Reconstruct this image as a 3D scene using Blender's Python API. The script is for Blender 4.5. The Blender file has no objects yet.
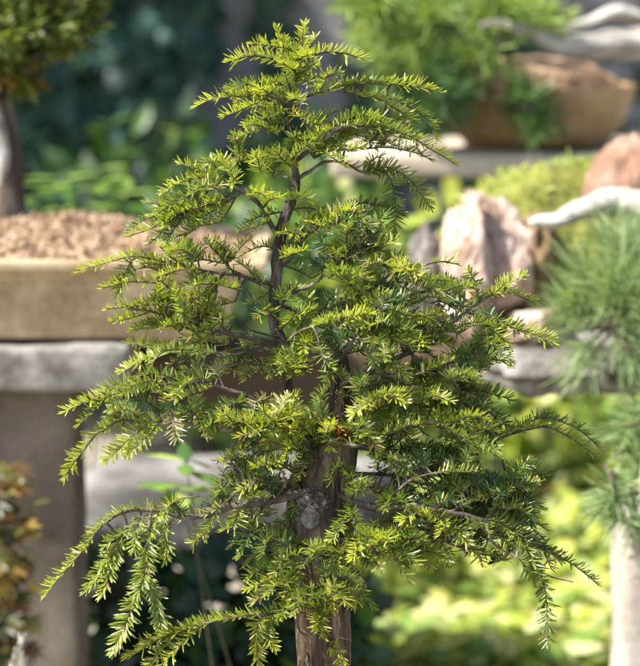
import bpy, bmesh, math, random
import numpy as np
from mathutils import Vector, noise

random.seed(7)
RNG = np.random.default_rng(11)
R = math.radians
sc = bpy.context.scene
COL = sc.collection

# ------------------------------------------------------------------ camera geometry
CAM = np.array((0.0, 0.0, 1.30))
PITCH = R(10.0)
FWD = np.array((0.0, math.cos(PITCH), -math.sin(PITCH)))
UPV = np.array((0.0, math.sin(PITCH), math.cos(PITCH)))
RGT = np.array((1.0, 0.0, 0.0))
TREE = 2.0


def P(px, py, d):
    """world point seen at photo position px, py at depth d metres"""
    k = d * 0.0005
    return CAM + FWD * d + RGT * ((px - 320) * k) + UPV * ((333 - py) * k)


def T(px, py, dz=0.0):
    """point of the yew: dz in millimetres behind the trunk plane"""
    return P(px, py, TREE + dz / 1000.0)


def unit(v):
    v = np.asarray(v, float)
    n = np.linalg.norm(v)
    return v / n if n > 1e-9 else np.array((0, 0, 1.0))


# ------------------------------------------------------------------ materials
def new_mat(name):
    m = bpy.data.materials.new(name)
    m.use_nodes = True
    nt = m.node_tree
    b = nt.nodes['Principled BSDF']
    return m, nt, b


def ramp(nt, fac, stops):
    r = nt.nodes.new('ShaderNodeValToRGB')
    cr = r.color_ramp
    while len(cr.elements) > 1:
        cr.elements.remove(cr.elements[-1])
    cr.elements[0].position = stops[0][0]
    cr.elements[0].color = (*stops[0][1], 1)
    for p, c in stops[1:]:
        e = cr.elements.new(p)
        e.color = (*c, 1)
    nt.links.new(fac, r.inputs['Fac'])
    return r.outputs['Color']


def noise_node(nt, scale, detail=6, rough=0.6, stretch=None, dist=0.0):
    tc = nt.nodes.new('ShaderNodeTexCoord')
    src = tc.outputs['Object']
    if stretch:
        mp = nt.nodes.new('ShaderNodeMapping')
        mp.inputs['Scale'].default_value = stretch
        nt.links.new(src, mp.inputs['Vector'])
        src = mp.outputs['Vector']
    n = nt.nodes.new('ShaderNodeTexNoise')
    n.inputs['Scale'].default_value = scale
    n.inputs['Detail'].default_value = detail
    n.inputs['Roughness'].default_value = rough
    n.inputs['Distortion'].default_value = dist
    nt.links.new(src, n.inputs['Vector'])
    return n.outputs['Fac']


def rock_mat(name, stops, scale=20, rough=0.85, bump=0.4, bscale=60, stretch=None, bdist=0.01):
    m, nt, b = new_mat(name)
    f = noise_node(nt, scale, stretch=stretch)
    c = ramp(nt, f, stops)
    f2 = noise_node(nt, bscale, 8, 0.7, stretch=stretch)
    mx = nt.nodes.new('ShaderNodeMix')
    mx.data_type = 'RGBA'
    mx.blend_type = 'MULTIPLY'
    mx.inputs['Factor'].default_value = 0.6
    nt.links.new(c, mx.inputs[6])
    nt.links.new(ramp(nt, f2, [(0.3, (0.5, 0.5, 0.5)), (0.65, (1.15, 1.15, 1.15))]), mx.inputs[7])
    nt.links.new(mx.outputs[2], b.inputs['Base Color'])
    b.inputs['Roughness'].default_value = rough
    bp = nt.nodes.new('ShaderNodeBump')
    bp.inputs['Strength'].default_value = bump
    bp.inputs['Distance'].default_value = bdist
    nt.links.new(f2, bp.inputs['Height'])
    nt.links.new(bp.outputs['Normal'], b.inputs['Normal'])
    return m


def leaf_mat(name, rough=0.4, trans=0.35, spec=0.5, under=1.25):
    """leaf: own colour from the mesh's point colours, thin and translucent, paler underside"""
    m, nt, b = new_mat(name)
    at = nt.nodes.new('ShaderNodeAttribute')
    at.attribute_name = 'tint'
    geo = nt.nodes.new('ShaderNodeNewGeometry')
    mx = nt.nodes.new('ShaderNodeMix')
    mx.data_type = 'RGBA'
    mx.blend_type = 'MULTIPLY'
    mx.inputs[7].default_value = (under, under * 1.0, under * 1.05, 1)
    nt.links.new(geo.outputs['Backfacing'], mx.inputs['Factor'])
    nt.links.new(at.outputs['Color'], mx.inputs[6])
    nt.links.new(mx.outputs[2], b.inputs['Base Color'])
    b.inputs['Roughness'].default_value = rough
    b.inputs['Specular IOR Level'].default_value = spec
    tr = nt.nodes.new('ShaderNodeBsdfTranslucent')
    m2 = nt.nodes.new('ShaderNodeMix')
    m2.data_type = 'RGBA'
    m2.blend_type = 'MULTIPLY'
    m2.inputs['Factor'].default_value = 1
    m2.inputs[7].default_value = (1.5, 1.6, 0.6, 1)
    nt.links.new(at.outputs['Color'], m2.inputs[6])
    nt.links.new(m2.outputs[2], tr.inputs['Color'])
    ms = nt.nodes.new('ShaderNodeMixShader')
    ms.inputs[0].default_value = trans
    nt.links.new(b.outputs[0], ms.inputs[1])
    nt.links.new(tr.outputs[0], ms.inputs[2])
    nt.links.new(ms.outputs[0], nt.nodes['Material Output'].inputs['Surface'])
    return m


M = {}
M['needle'] = leaf_mat('yew_needle', 0.34, 0.36, 0.65, 1.5)
M['leaf'] = leaf_mat('broad_leaf', 0.4, 0.35, 0.5, 1.15)
M['pine'] = leaf_mat('pine_needle', 0.5, 0.25, 0.4, 1.1)
M['bark'] = rock_mat('yew_bark', [(0.30, (0.025, 0.016, 0.010)), (0.44, (0.095, 0.062, 0.040)), (0.55, (0.26, 0.185, 0.115)), (0.68, (0.55, 0.43, 0.28))],
                     24, 0.9, 1.0, 70, stretch=(2.6, 2.6, 0.22), bdist=0.008)
M['twig'] = rock_mat('yew_twig', [(0.3, (0.035, 0.024, 0.018)), (0.5, (0.10, 0.074, 0.056)), (0.7, (0.26, 0.21, 0.17))], 60, 0.85, 0.5, 220, bdist=0.002)
M['shoot'] = rock_mat('yew_shoot', [(0.3, (0.16, 0.10, 0.045)), (0.6, (0.30, 0.20, 0.10))], 60, 0.7, 0.2, 200, bdist=0.001)
M['deadwood'] = rock_mat('bleached_deadwood', [(0.32, (0.14, 0.11, 0.08)), (0.46, (0.42, 0.38, 0.32)), (0.62, (0.66, 0.62, 0.56))], 14, 0.85, 0.8, 60, stretch=(0.35, 1.4, 1.4))
M['leadbark'] = rock_mat('dark_stem_bark', [(0.32, (0.022, 0.015, 0.011)), (0.48, (0.075, 0.055, 0.042)), (0.62, (0.16, 0.125, 0.10)), (0.74, (0.34, 0.29, 0.24))], 55, 0.9, 1.0, 170, stretch=(1.6, 1.6, 0.5), bdist=0.005)
M['knot'] = rock_mat('grey_deadwood', [(0.3, (0.05, 0.04, 0.033)), (0.48, (0.19, 0.165, 0.145)), (0.68, (0.42, 0.39, 0.36))], 40, 0.9, 0.8, 120, bdist=0.004)
M['scar'] = rock_mat('grey_scar_wood', [(0.3, (0.04, 0.032, 0.027)), (0.48, (0.16, 0.135, 0.115)), (0.66, (0.38, 0.35, 0.32))], 75, 0.95, 1.0, 170, bdist=0.005)
M['moss_brown'] = rock_mat('rusty_moss', [(0.3, (0.13, 0.055, 0.015)), (0.5, (0.30, 0.15, 0.03)), (0.7, (0.42, 0.28, 0.05))], 120, 0.95, 1, 260, bdist=0.003)
M['concrete'] = rock_mat('old_concrete', [(0.3, (0.075, 0.058, 0.038)), (0.5, (0.135, 0.11, 0.078)), (0.7, (0.20, 0.17, 0.13))], 7, 0.9, 0.3, 120, bdist=0.003)
M['slab'] = rock_mat('pale_slab_concrete', [(0.32, (0.09, 0.08, 0.065)), (0.46, (0.21, 0.195, 0.17)), (0.66, (0.34, 0.32, 0.29))], 18, 0.9, 0.4, 90, bdist=0.004)
M['white_post'] = rock_mat('whitewashed_post', [(0.3, (0.24, 0.19, 0.14)), (0.48, (0.40, 0.35, 0.29)), (0.7, (0.55, 0.50, 0.43))], 5, 0.85, 0.2, 60)
M['rough_stone'] = rock_mat('rough_grey_stone', [(0.3, (0.08, 0.07, 0.055)), (0.5, (0.26, 0.24, 0.21)), (0.68, (0.54, 0.52, 0.48))], 16, 0.9, 0.9, 60, bdist=0.012)
M['block'] = rock_mat('lower_stone', [(0.34, (0.06, 0.05, 0.04)), (0.47, (0.15, 0.14, 0.128)), (0.64, (0.30, 0.285, 0.27))], 6, 0.9, 0.5, 60)
M['plank'] = rock_mat('shade_toned_timber', [(0.3, (0.040, 0.025, 0.012)), (0.6, (0.095, 0.06, 0.03))], 8, 0.85, 0.5, 40, stretch=(0.2, 2, 2))  # dark brown holds the shade on the beam behind the yew
M['shelfwood'] = rock_mat('weathered_shelf', [(0.3, (0.32, 0.26, 0.19)), (0.6, (0.56, 0.48, 0.37))], 8, 0.9, 0.4, 40, stretch=(0.25, 2, 2))
M['pot_tan'] = rock_mat('tan_ceramic', [(0.3, (0.26, 0.18, 0.09)), (0.47, (0.42, 0.31, 0.18)), (0.66, (0.54, 0.42, 0.26))], 11, 0.6, 0.15, 80)
M['pot_ochre'] = rock_mat('ochre_ceramic', [(0.3, (0.20, 0.11, 0.045)), (0.5, (0.38, 0.23, 0.10)), (0.7, (0.50, 0.35, 0.18))], 9, 0.45, 0.15, 60)
M['pot_dark'] = rock_mat('brown_ceramic', [(0.3, (0.10, 0.06, 0.04)), (0.7, (0.17, 0.11, 0.07))], 9, 0.5, 0.1, 60)
M['soil'] = rock_mat('akadama_soil', [(0.34, (0.13, 0.07, 0.04)), (0.48, (0.34, 0.21, 0.12)), (0.66, (0.62, 0.46, 0.30))], 60, 0.95, 0.8, 120)
M['soil_red'] = rock_mat('reddish_soil', [(0.3, (0.32, 0.17, 0.09)), (0.5, (0.54, 0.33, 0.20)), (0.7, (0.66, 0.47, 0.32))], 30, 0.95, 0.6, 90)
M['pinkrock'] = rock_mat('pink_rock', [(0.30, (0.16, 0.08, 0.045)), (0.40, (0.42, 0.26, 0.18)), (0.53, (0.62, 0.45, 0.36)), (0.70, (0.74, 0.63, 0.55))], 30, 0.9, 0.8, 40, bdist=0.015)
M['redrock'] = rock_mat('reddish_rock', [(0.3, (0.16, 0.08, 0.045)), (0.5, (0.36, 0.20, 0.13)), (0.7, (0.52, 0.36, 0.27))], 18, 0.9, 0.8, 50, bdist=0.012)
M['brownrock'] = rock_mat('tan_brown_rock', [(0.3, (0.14, 0.085, 0.04)), (0.5, (0.30, 0.20, 0.10)), (0.7, (0.48, 0.36, 0.22))], 14, 0.9, 0.8, 50, bdist=0.012)
M['moss'] = rock_mat('bright_moss', [(0.3, (0.14, 0.12, 0.03)), (0.5, (0.24, 0.26, 0.04)), (0.7, (0.36, 0.36, 0.09))], 30, 0.95, 0.8, 140)
M['barkdark'] = rock_mat('dark_bark', [(0.3, (0.04, 0.028, 0.02)), (0.55, (0.11, 0.08, 0.055)), (0.75, (0.30, 0.26, 0.22))], 14, 0.9, 0.8, 50, stretch=(2, 2, 0.4))
M['stem'] = rock_mat('green_stem', [(0.3, (0.03, 0.03, 0.014)), (0.6, (0.06, 0.05, 0.025))], 30, 0.8, 0.2, 80)
M['ground'] = rock_mat('pale_earth', [(0.3, (0.15, 0.125, 0.085)), (0.5, (0.30, 0.265, 0.21)), (0.7, (0.43, 0.39, 0.33))], 5, 0.95, 0.5, 30)
M['wall'] = rock_mat('grey_garden_wall', [(0.3, (0.24, 0.22, 0.215)), (0.55, (0.40, 0.375, 0.36)), (0.75, (0.50, 0.47, 0.45))], 2.2, 0.95, 0.3, 20)


# ------------------------------------------------------------------ mesh builders
class MB:
    def __init__(self):
        self.v = []
        self.f = []
        self.c = []

    def add(self, verts, faces, col=None):
        o = len(self.v)
        self.v.extend([tuple(map(float, p)) for p in verts])
        self.f.extend([tuple(i + o for i in f) for f in faces])
        if col is not None:
            self.c.extend([tuple(col)] * len(verts))

    def build(self, name, mat, parent=None, smooth=True, bevel=0.0):
        me = bpy.data.meshes.new(name)
        me.from_pydata(self.v, [], self.f)
        if len(self.c) == len(self.v) and self.c:
            a = me.color_attributes.new('tint', 'FLOAT_COLOR', 'POINT')
            arr = np.ones((len(self.v), 4), np.float32)
            arr[:, :3] = np.array(self.c)
            a.data.foreach_set('color', arr.ravel())
        me.materials.append(mat)
        me.update()
        if smooth:
            me.polygons.foreach_set('use_smooth', [True] * len(me.polygons))
        o = bpy.data.objects.new(name, me)
        COL.objects.link(o)
        if bevel:
            md = o.modifiers.new('bevel', 'BEVEL')
            md.width = bevel
            md.segments = 3
            md.limit_method = 'ANGLE'
        attach(o, parent)
        return o


def attach(o, parent):
    if parent is not None:
        o.parent = parent
        w = Vector((0, 0, 0))
        p = parent
        while p is not None:
            w += p.location
            p = p.parent
        o.location = -w


def empty(name, loc, label, cat, group=None):
    o = bpy.data.objects.new(name, None)
    o.empty_display_size = 0.05
    o.location = [float(x) for x in loc]
    COL.objects.link(o)
    return tag(o, label, cat, group)


def tag(o, label=None, cat=None, group=None, kind=None):
    if label:
        o['label'] = label
    if cat:
        o['category'] = cat
    if group:
        o['group'] = group
    if kind:
        o['kind'] = kind
    return o


def catmull(pts, n=6):
    pts = np.asarray(pts, float)
    if len(pts) < 3:
        t = np.linspace(0, 1, n + 1)[:, None]
        return pts[0] * (1 - t) + pts[-1] * t
    p = np.vstack([2 * pts[0] - pts[1], pts, 2 * pts[-1] - pts[-2]])
    out = []
    for i in range(1, len(p) - 2):
        for k in range(n):
            t = k / n
            a, b, c, d = p[i - 1], p[i], p[i + 1], p[i + 2]
            out.append(0.5 * ((2 * b) + (-a + c) * t + (2 * a - 5 * b + 4 * c - d) * t * t + (-a + 3 * b - 3 * c + d) * t ** 3))
    out.append(p[-2])
    return np.array(out)


def gnarl(pts, amp, fs=30.0):
    return np.array([p + np.array(noise.noise_vector(Vector(p * fs))) * amp for p in np.asarray(pts)])


def tube(mb, pts, radii, seg=8, flute=None, jitter=0.0, cap=True, col=None):
    """sweep of varying radius along a polyline; flute(angle, s) scales the radius"""
    pts = np.asarray(pts, float)
    n = len(pts)
    radii = np.interp(np.linspace(0, 1, n), np.linspace(0, 1, len(radii)), radii)
    tan = np.gradient(pts, axis=0)
    ref = np.array((0.13, -1.0, 0.07))
    verts = []
    u = None
    for i in range(n):
        t = unit(tan[i])
        if u is None:
            u = unit(ref - t * ref.dot(t))
        else:
            u = unit(u - t * u.dot(t))
        w = np.cross(t, u)
        for k in range(seg):
            a = 2 * math.pi * k / seg
            r = radii[i]
            if flute:
                r *= flute(a, i / max(n - 1, 1))
            if jitter:
                r *= 1 + jitter * (random.random() - 0.5)
            verts.append(pts[i] + (u * math.cos(a) + w * math.sin(a)) * r)
    faces = []
    for i in range(n - 1):
        for k in range(seg):
            k2 = (k + 1) % seg
            faces.append((i * seg + k, i * seg + k2, (i + 1) * seg + k2, (i + 1) * seg + k))
    if cap:
        faces.append(tuple(range(seg - 1, -1, -1)))
        faces.append(tuple((n - 1) * seg + k for k in range(seg)))
    mb.add(verts, faces, col)


def box(mb, x0, x1, y0, y1, z0, z1):
    v = [(x0, y0, z0), (x1, y0, z0), (x1, y1, z0), (x0, y1, z0), (x0, y0, z1), (x1, y0, z1), (x1, y1, z1), (x0, y1, z1)]
    f = [(0, 3, 2, 1), (4, 5, 6, 7), (0, 1, 5, 4), (1, 2, 6, 5), (2, 3, 7, 6), (3, 0, 4, 7)]
    mb.add(v, f)


def rough_box(name, x0, x1, y0, y1, z0, z1, mat, parent=None, step=0.02, amp=0.008, fs=14.0, seed=0.0, rounding=0.012, endrag=0.0):
    """a box of worn stone or timber: subdivided, its edges rounded, its faces uneven"""
    def axis(a, b):
        n = max(2, int(round((b - a - 2 * rounding) / step)))
        inner = [a + rounding + (b - a - 2 * rounding) * i / n for i in range(n + 1)]
        return [a, a + rounding * 0.4] + inner + [b - rounding * 0.4, b]
    xs, ys, zs = axis(x0, x1), axis(y0, y1), axis(z0, z1)
    idx = {}
    mb = MB()

    def vid(i, j, k):
        key = (i, j, k)
        if key not in idx:
            p = np.array((xs[i], ys[j], zs[k]))
            lo = np.array((x0, y0, z0)) + rounding
            hi = np.array((x1, y1, z1)) - rounding
            q = np.minimum(np.maximum(p, lo), hi)
            d = p - q
            L = np.linalg.norm(d)
            nrm = d / L if L > 1e-9 else np.zeros(3)
            p = q + nrm * rounding
            nv = noise.noise(Vector(p * fs) + Vector((seed, seed * 2, 0))) + 0.5 * noise.noise(Vector(p * fs * 2.7) + Vector((seed, 0, 9)))
            p = p + nrm * nv * amp
            if endrag:
                e = max(0, 1 - (p[0] - x0) / 0.10)
                p[0] += e * endrag * noise.noise(Vector((seed, p[1] * 22, p[2] * 30)))
            idx[key] = len(mb.v)
            mb.v.append(tuple(p))
        return idx[key]
    nx, ny, nz = len(xs) - 1, len(ys) - 1, len(zs) - 1
    for i in range(nx):
        for j in range(ny):
            mb.f.append((vid(i, j, 0), vid(i, j + 1, 0), vid(i + 1, j + 1, 0), vid(i + 1, j, 0)))
            mb.f.append((vid(i, j, nz), vid(i + 1, j, nz), vid(i + 1, j + 1, nz), vid(i, j + 1, nz)))
    for i in range(nx):
        for k in range(nz):
            mb.f.append((vid(i, 0, k), vid(i + 1, 0, k), vid(i + 1, 0, k + 1), vid(i, 0, k + 1)))
            mb.f.append((vid(i, ny, k), vid(i, ny, k + 1), vid(i + 1, ny, k + 1), vid(i + 1, ny, k)))
    for j in range(ny):
        for k in range(nz):
            mb.f.append((vid(0, j, k), vid(0, j, k + 1), vid(0, j + 1, k + 1), vid(0, j + 1, k)))
            mb.f.append((vid(nx, j, k), vid(nx, j + 1, k), vid(nx, j + 1, k + 1), vid(nx, j, k + 1)))
    return mb.build(name, mat, parent)


def crag(mb, centre, rad, planes=16, seed=1, rough=0.05, fs=5.0, sub=5):
    """angular rock: a sphere cut by random planes, with a broken surface"""
    rg = np.random.default_rng(seed)
    N = rg.normal(0, 1, (planes, 3))
    N /= np.linalg.norm(N, axis=1, keepdims=True)
    H = rg.uniform(0.62, 0.95, planes)
    bm = bmesh.new()
    bmesh.ops.create_icosphere(bm, subdivisions=sub, radius=1)
    vs = []
    for v in bm.verts:
        d = np.array(v.co.normalized())
        c = N @ d
        m = c > 1e-3
        r = min(1.15, float(np.min(H[m] / c[m])) if m.any() else 1.0)
        p = Vector(d * r)
        r += rough * (noise.noise(p * fs + Vector((seed, 0, 0))) - abs(noise.noise(p * fs * 2.3 + Vector((0, seed, 0)))) + 0.5 * noise.noise(p * fs * 5))
        vs.append([centre[k] + d[k] * r * rad[k] for k in range(3)])
    fs_ = [tuple(v.index for v in f.verts) for f in bm.faces]
    bm.free()
    mb.add(vs, fs_)


def blob(mb, centre, rad, amp=0.3, fs=2.0, seed=0.0, sub=4, ridged=False):
    """boulder-like lump"""
    bm = bmesh.new()
    bmesh.ops.create_icosphere(bm, subdivisions=sub, radius=1)
    vs = []
    for v in bm.verts:
        d = v.co.normalized()
        n1 = noise.noise(d * fs + Vector((seed, 0, seed)))
        n2 = noise.noise(d * fs * 2.6 + Vector((0, seed, 3)))
        n3 = noise.noise(d * fs * 6 + Vector((seed, 5, 3)))
        if ridged:
            n1 = 0.5 - abs(n1) * 1.6
        s = 1 + amp * (n1 + 0.5 * n2 + 0.22 * n3)
        vs.append((centre[0] + d.x * s * rad[0], centre[1] + d.y * s * rad[1], centre[2] + d.z * s * rad[2]))
    fs_ = [tuple(v.index for v in f.verts) for f in bm.faces]
    bm.free()
    mb.add(vs, fs_)


# ---- many thin leaves/needles at once
NEEDLE_F = [(0, 3, 2), (0, 2, 1), (3, 6, 5, 2), (2, 5, 4, 1), (6, 7, 5), (5, 7, 4)]


class LeafBatch:
    """collects flat leaf or needle blades; build() links them as one mesh"""
    def __init__(self):
        self.V = []
        self.C = []

    def add(self, base, d, n, L, W, col, bend=0.0, fold=0.18, belly=(0.2, 0.72)):
        base, d, n, col = (np.atleast_2d(np.asarray(a, float)) for a in (base, d, n, col))
        N = len(base)
        L = np.broadcast_to(np.asarray(L, float).reshape(-1, 1), (N, 1))
        W = np.broadcast_to(np.asarray(W, float).reshape(-1, 1), (N, 1))
        d = d / np.maximum(np.linalg.norm(d, axis=1, keepdims=True), 1e-9)
        n = n - d * np.sum(n * d, axis=1, keepdims=True)
        n = n / np.maximum(np.linalg.norm(n, axis=1, keepdims=True), 1e-9)
        s = np.cross(d, n)
        bend = np.broadcast_to(np.asarray(bend, float).reshape(-1, 1), (N, 1))
        a, b = belly

        def pt(t, side):
            return base + d * (L * t) - n * (bend * L * t * t) + s * (side * W * 0.5) - n * (abs(side) * fold * W)
        v = np.stack([pt(0, 0), pt(a, -0.85), pt(a, 0), pt(a, 0.85), pt(b, -0.9), pt(b, 0), pt(b, 0.9), pt(1, 0)], axis=1)
        self.V.append(v)
        self.C.append(np.broadcast_to(col, (N, 3)))

    def count(self):
        return sum(len(v) for v in self.V)

    def build(self, name, mat, parent=None, extra=None):
        V = np.concatenate(self.V).reshape(-1, 3)
        C = np.repeat(np.concatenate(self.C), 8, axis=0)
        n = len(V) // 8
        base = np.arange(n) * 8
        tri_q = [np.array(f) for f in NEEDLE_F]
        loops = np.concatenate([np.concatenate([base[:, None] + f for f in tri_q], axis=1)], axis=0)
        tot = np.tile(np.array([len(f) for f in NEEDLE_F]), n)
        start = np.concatenate([[0], np.cumsum(tot)[:-1]])
        me = bpy.data.meshes.new(name)
        me.vertices.add(len(V))
        me.vertices.foreach_set('co', V.astype(np.float32).ravel())
        me.loops.add(int(tot.sum()))
        me.loops.foreach_set('vertex_index', loops.ravel().astype(np.int32))
        me.polygons.add(len(tot))
        me.polygons.foreach_set('loop_start', start.astype(np.int32))
        me.polygons.foreach_set('loop_total', tot.astype(np.int32))
        me.polygons.foreach_set('use_smooth', np.ones(len(tot), bool))
        a = me.color_attributes.new('tint', 'FLOAT_COLOR', 'POINT')
        arr = np.ones((len(V), 4), np.float32)
        arr[:, :3] = C
        a.data.foreach_set('color', arr.ravel())
        me.materials.append(mat)
        me.update(calc_edges=True)
        me.validate()
        o = bpy.data.objects.new(name, me)
        COL.objects.link(o)
        attach(o, parent)
        return o


# ------------------------------------------------------------------ the yew
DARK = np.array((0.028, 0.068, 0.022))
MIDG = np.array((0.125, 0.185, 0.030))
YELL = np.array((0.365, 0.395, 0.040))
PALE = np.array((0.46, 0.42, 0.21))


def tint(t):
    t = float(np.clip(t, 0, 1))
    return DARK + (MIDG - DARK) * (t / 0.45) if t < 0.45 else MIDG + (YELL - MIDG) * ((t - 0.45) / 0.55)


yew_base = T(326, 745, 0)
yew = empty('yew_bonsai', yew_base, 'yew bonsai with dense needle foliage and fluted brown trunk in the middle', 'bonsai tree')


def flute_trunk(a, s):
    ca, sa = math.cos(a), math.sin(a)
    rid = 1 - 2 * abs(noise.noise(Vector((ca * 3.2, sa * 3.2, s * 5))))
    fin = noise.noise(Vector((ca * 9, sa * 9, s * 16)))
    return 0.98 + 0.13 * math.sin(3 * a + 1.1 + 2.2 * s) + 0.13 * rid + 0.09 * fin


mb = MB()
TR = [(327, 748, 4, 34), (326, 700, 0, 28), (325, 666, 0, 26), (324, 620, 0, 26), (322, 580, 0, 28), (319, 545, 0, 31), (319, 510, 0, 32), (323, 475, 2, 30),
      (331, 445, 3, 25), (334, 412, 6, 18), (336, 385, 8, 14), (338, 362, 8, 10), (339, 348, 8, 4)]
TPTS = catmull([T(*p[:3]) for p in TR], 14)
tube(mb, TPTS, [p[3] / 1000 for p in np.array(catmull([(a[3] * .92, 0, 0) for a in TR], 14))[:, :1].tolist() for p in [[0, 0, 0, p[0]]]], 110, flute_trunk)
trunk = mb.build('trunk', M['bark'], yew)

# the cut knot on the trunk's front with its ring of callus
mb = MB()
kc = T(311, 519, -35)
bmk = bmesh.new()
for ir in range(9):
    for ia in range(36):
        a = 2 * math.pi * ia / 36
        r = 0.0105 * ir / 8 * (1 + 0.14 * noise.noise(Vector((math.cos(a) * 1.5, math.sin(a) * 1.5, 2))))
        y_ = -0.0035 + (0.0007 if ir % 2 else 0) + 0.0012 * noise.noise(Vector((math.cos(a) * r * 500, math.sin(a) * r * 500, 7))) + (0.010 if ir == 8 else 0) + 0.0012 * (ir == 7)
        p_ = kc + np.array((math.cos(a) * r, y_, math.sin(a) * r * 1.1))
        mb.v.append(tuple(p_))
for ir in range(8):
    for ia in range(36):
        mb.f.append((ir * 36 + ia, ir * 36 + (ia + 1) % 36, (ir + 1) * 36 + (ia + 1) % 36, (ir + 1) * 36 + ia))
bmk.free()
blob(mb, kc + np.array((0.003, 0.0105, 0.004)), (0.018, 0.007, 0.023), 0.40, 4.5, 5, 5)
mb.build('knot', M['scar'], trunk)

mb = MB()
for q in range(150):
    k = random.randrange(20, len(TPTS) - 22)
    a = random.uniform(0, 2 * math.pi)
    rr = np.interp(k / (len(TPTS) - 1), np.linspace(0, 1, len(TR)), [t[3] for t in TR]) * .92 / 1000
    c2 = TPTS[k] + np.array((math.cos(a), math.sin(a), 0)) * rr * random.uniform(.90, 1.04)
    h = random.uniform(.008, .024)
    w2 = random.uniform(.0015, .0045)
    out = np.array((math.cos(a), math.sin(a), 0))
    sd_ = np.array((-math.sin(a), math.cos(a), 0))
    pts_ = catmull([c2 - np.array((0, 0, h)) - out * .001, c2 + sd_ * random.uniform(-.003, .003), c2 + np.array((0, 0, h)) + out * random.uniform(-.002, .003)], 4)
    tube(mb, pts_, [w2 * .4, w2, w2 * .9, w2 * .3], 6, None, .7)
mb.build('loose_bark', M['bark'], trunk, False)

lb = LeafBatch()
for q in range(420):
    v = unit(RNG.normal(0, 1, 3))
    c2 = T(337, 431, -24) + v * np.array((.014, .009, .012)) * RNG.random() ** .4
    lb.add(c2, v + RNG.normal(0, .7, 3), RNG.normal(0, 1, 3), RNG.uniform(.004, .009), .0016, np.array(random.choice([(.32, .16, .03), (.20, .09, .02), (.42, .27, .06), (.12, .06, .02)])))
lb.build('dead_needles', M['needle'], trunk)

LEAD = [(318, 480, -14, 15), (306, 445, -16, 10.5), (295, 415, -14, 8), (288, 385, -9, 7.5), (285, 355, -5, 7.5), (276, 328, -3, 8.2), (274, 300, 0, 7.6),
        (277, 270, 0, 8), (279, 240, 0, 8), (283, 222, 0, 7.5), (291, 203, 0, 7.2), (296, 180, 0, 5.6), (294, 155, 0, 4.8), (290, 130, 0, 4.0),
        (293, 105, 0, 3.3), (298, 75, 0, 2.5), (302, 50, 0, 1.7), (303, 32, 0, 1.0)]

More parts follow.
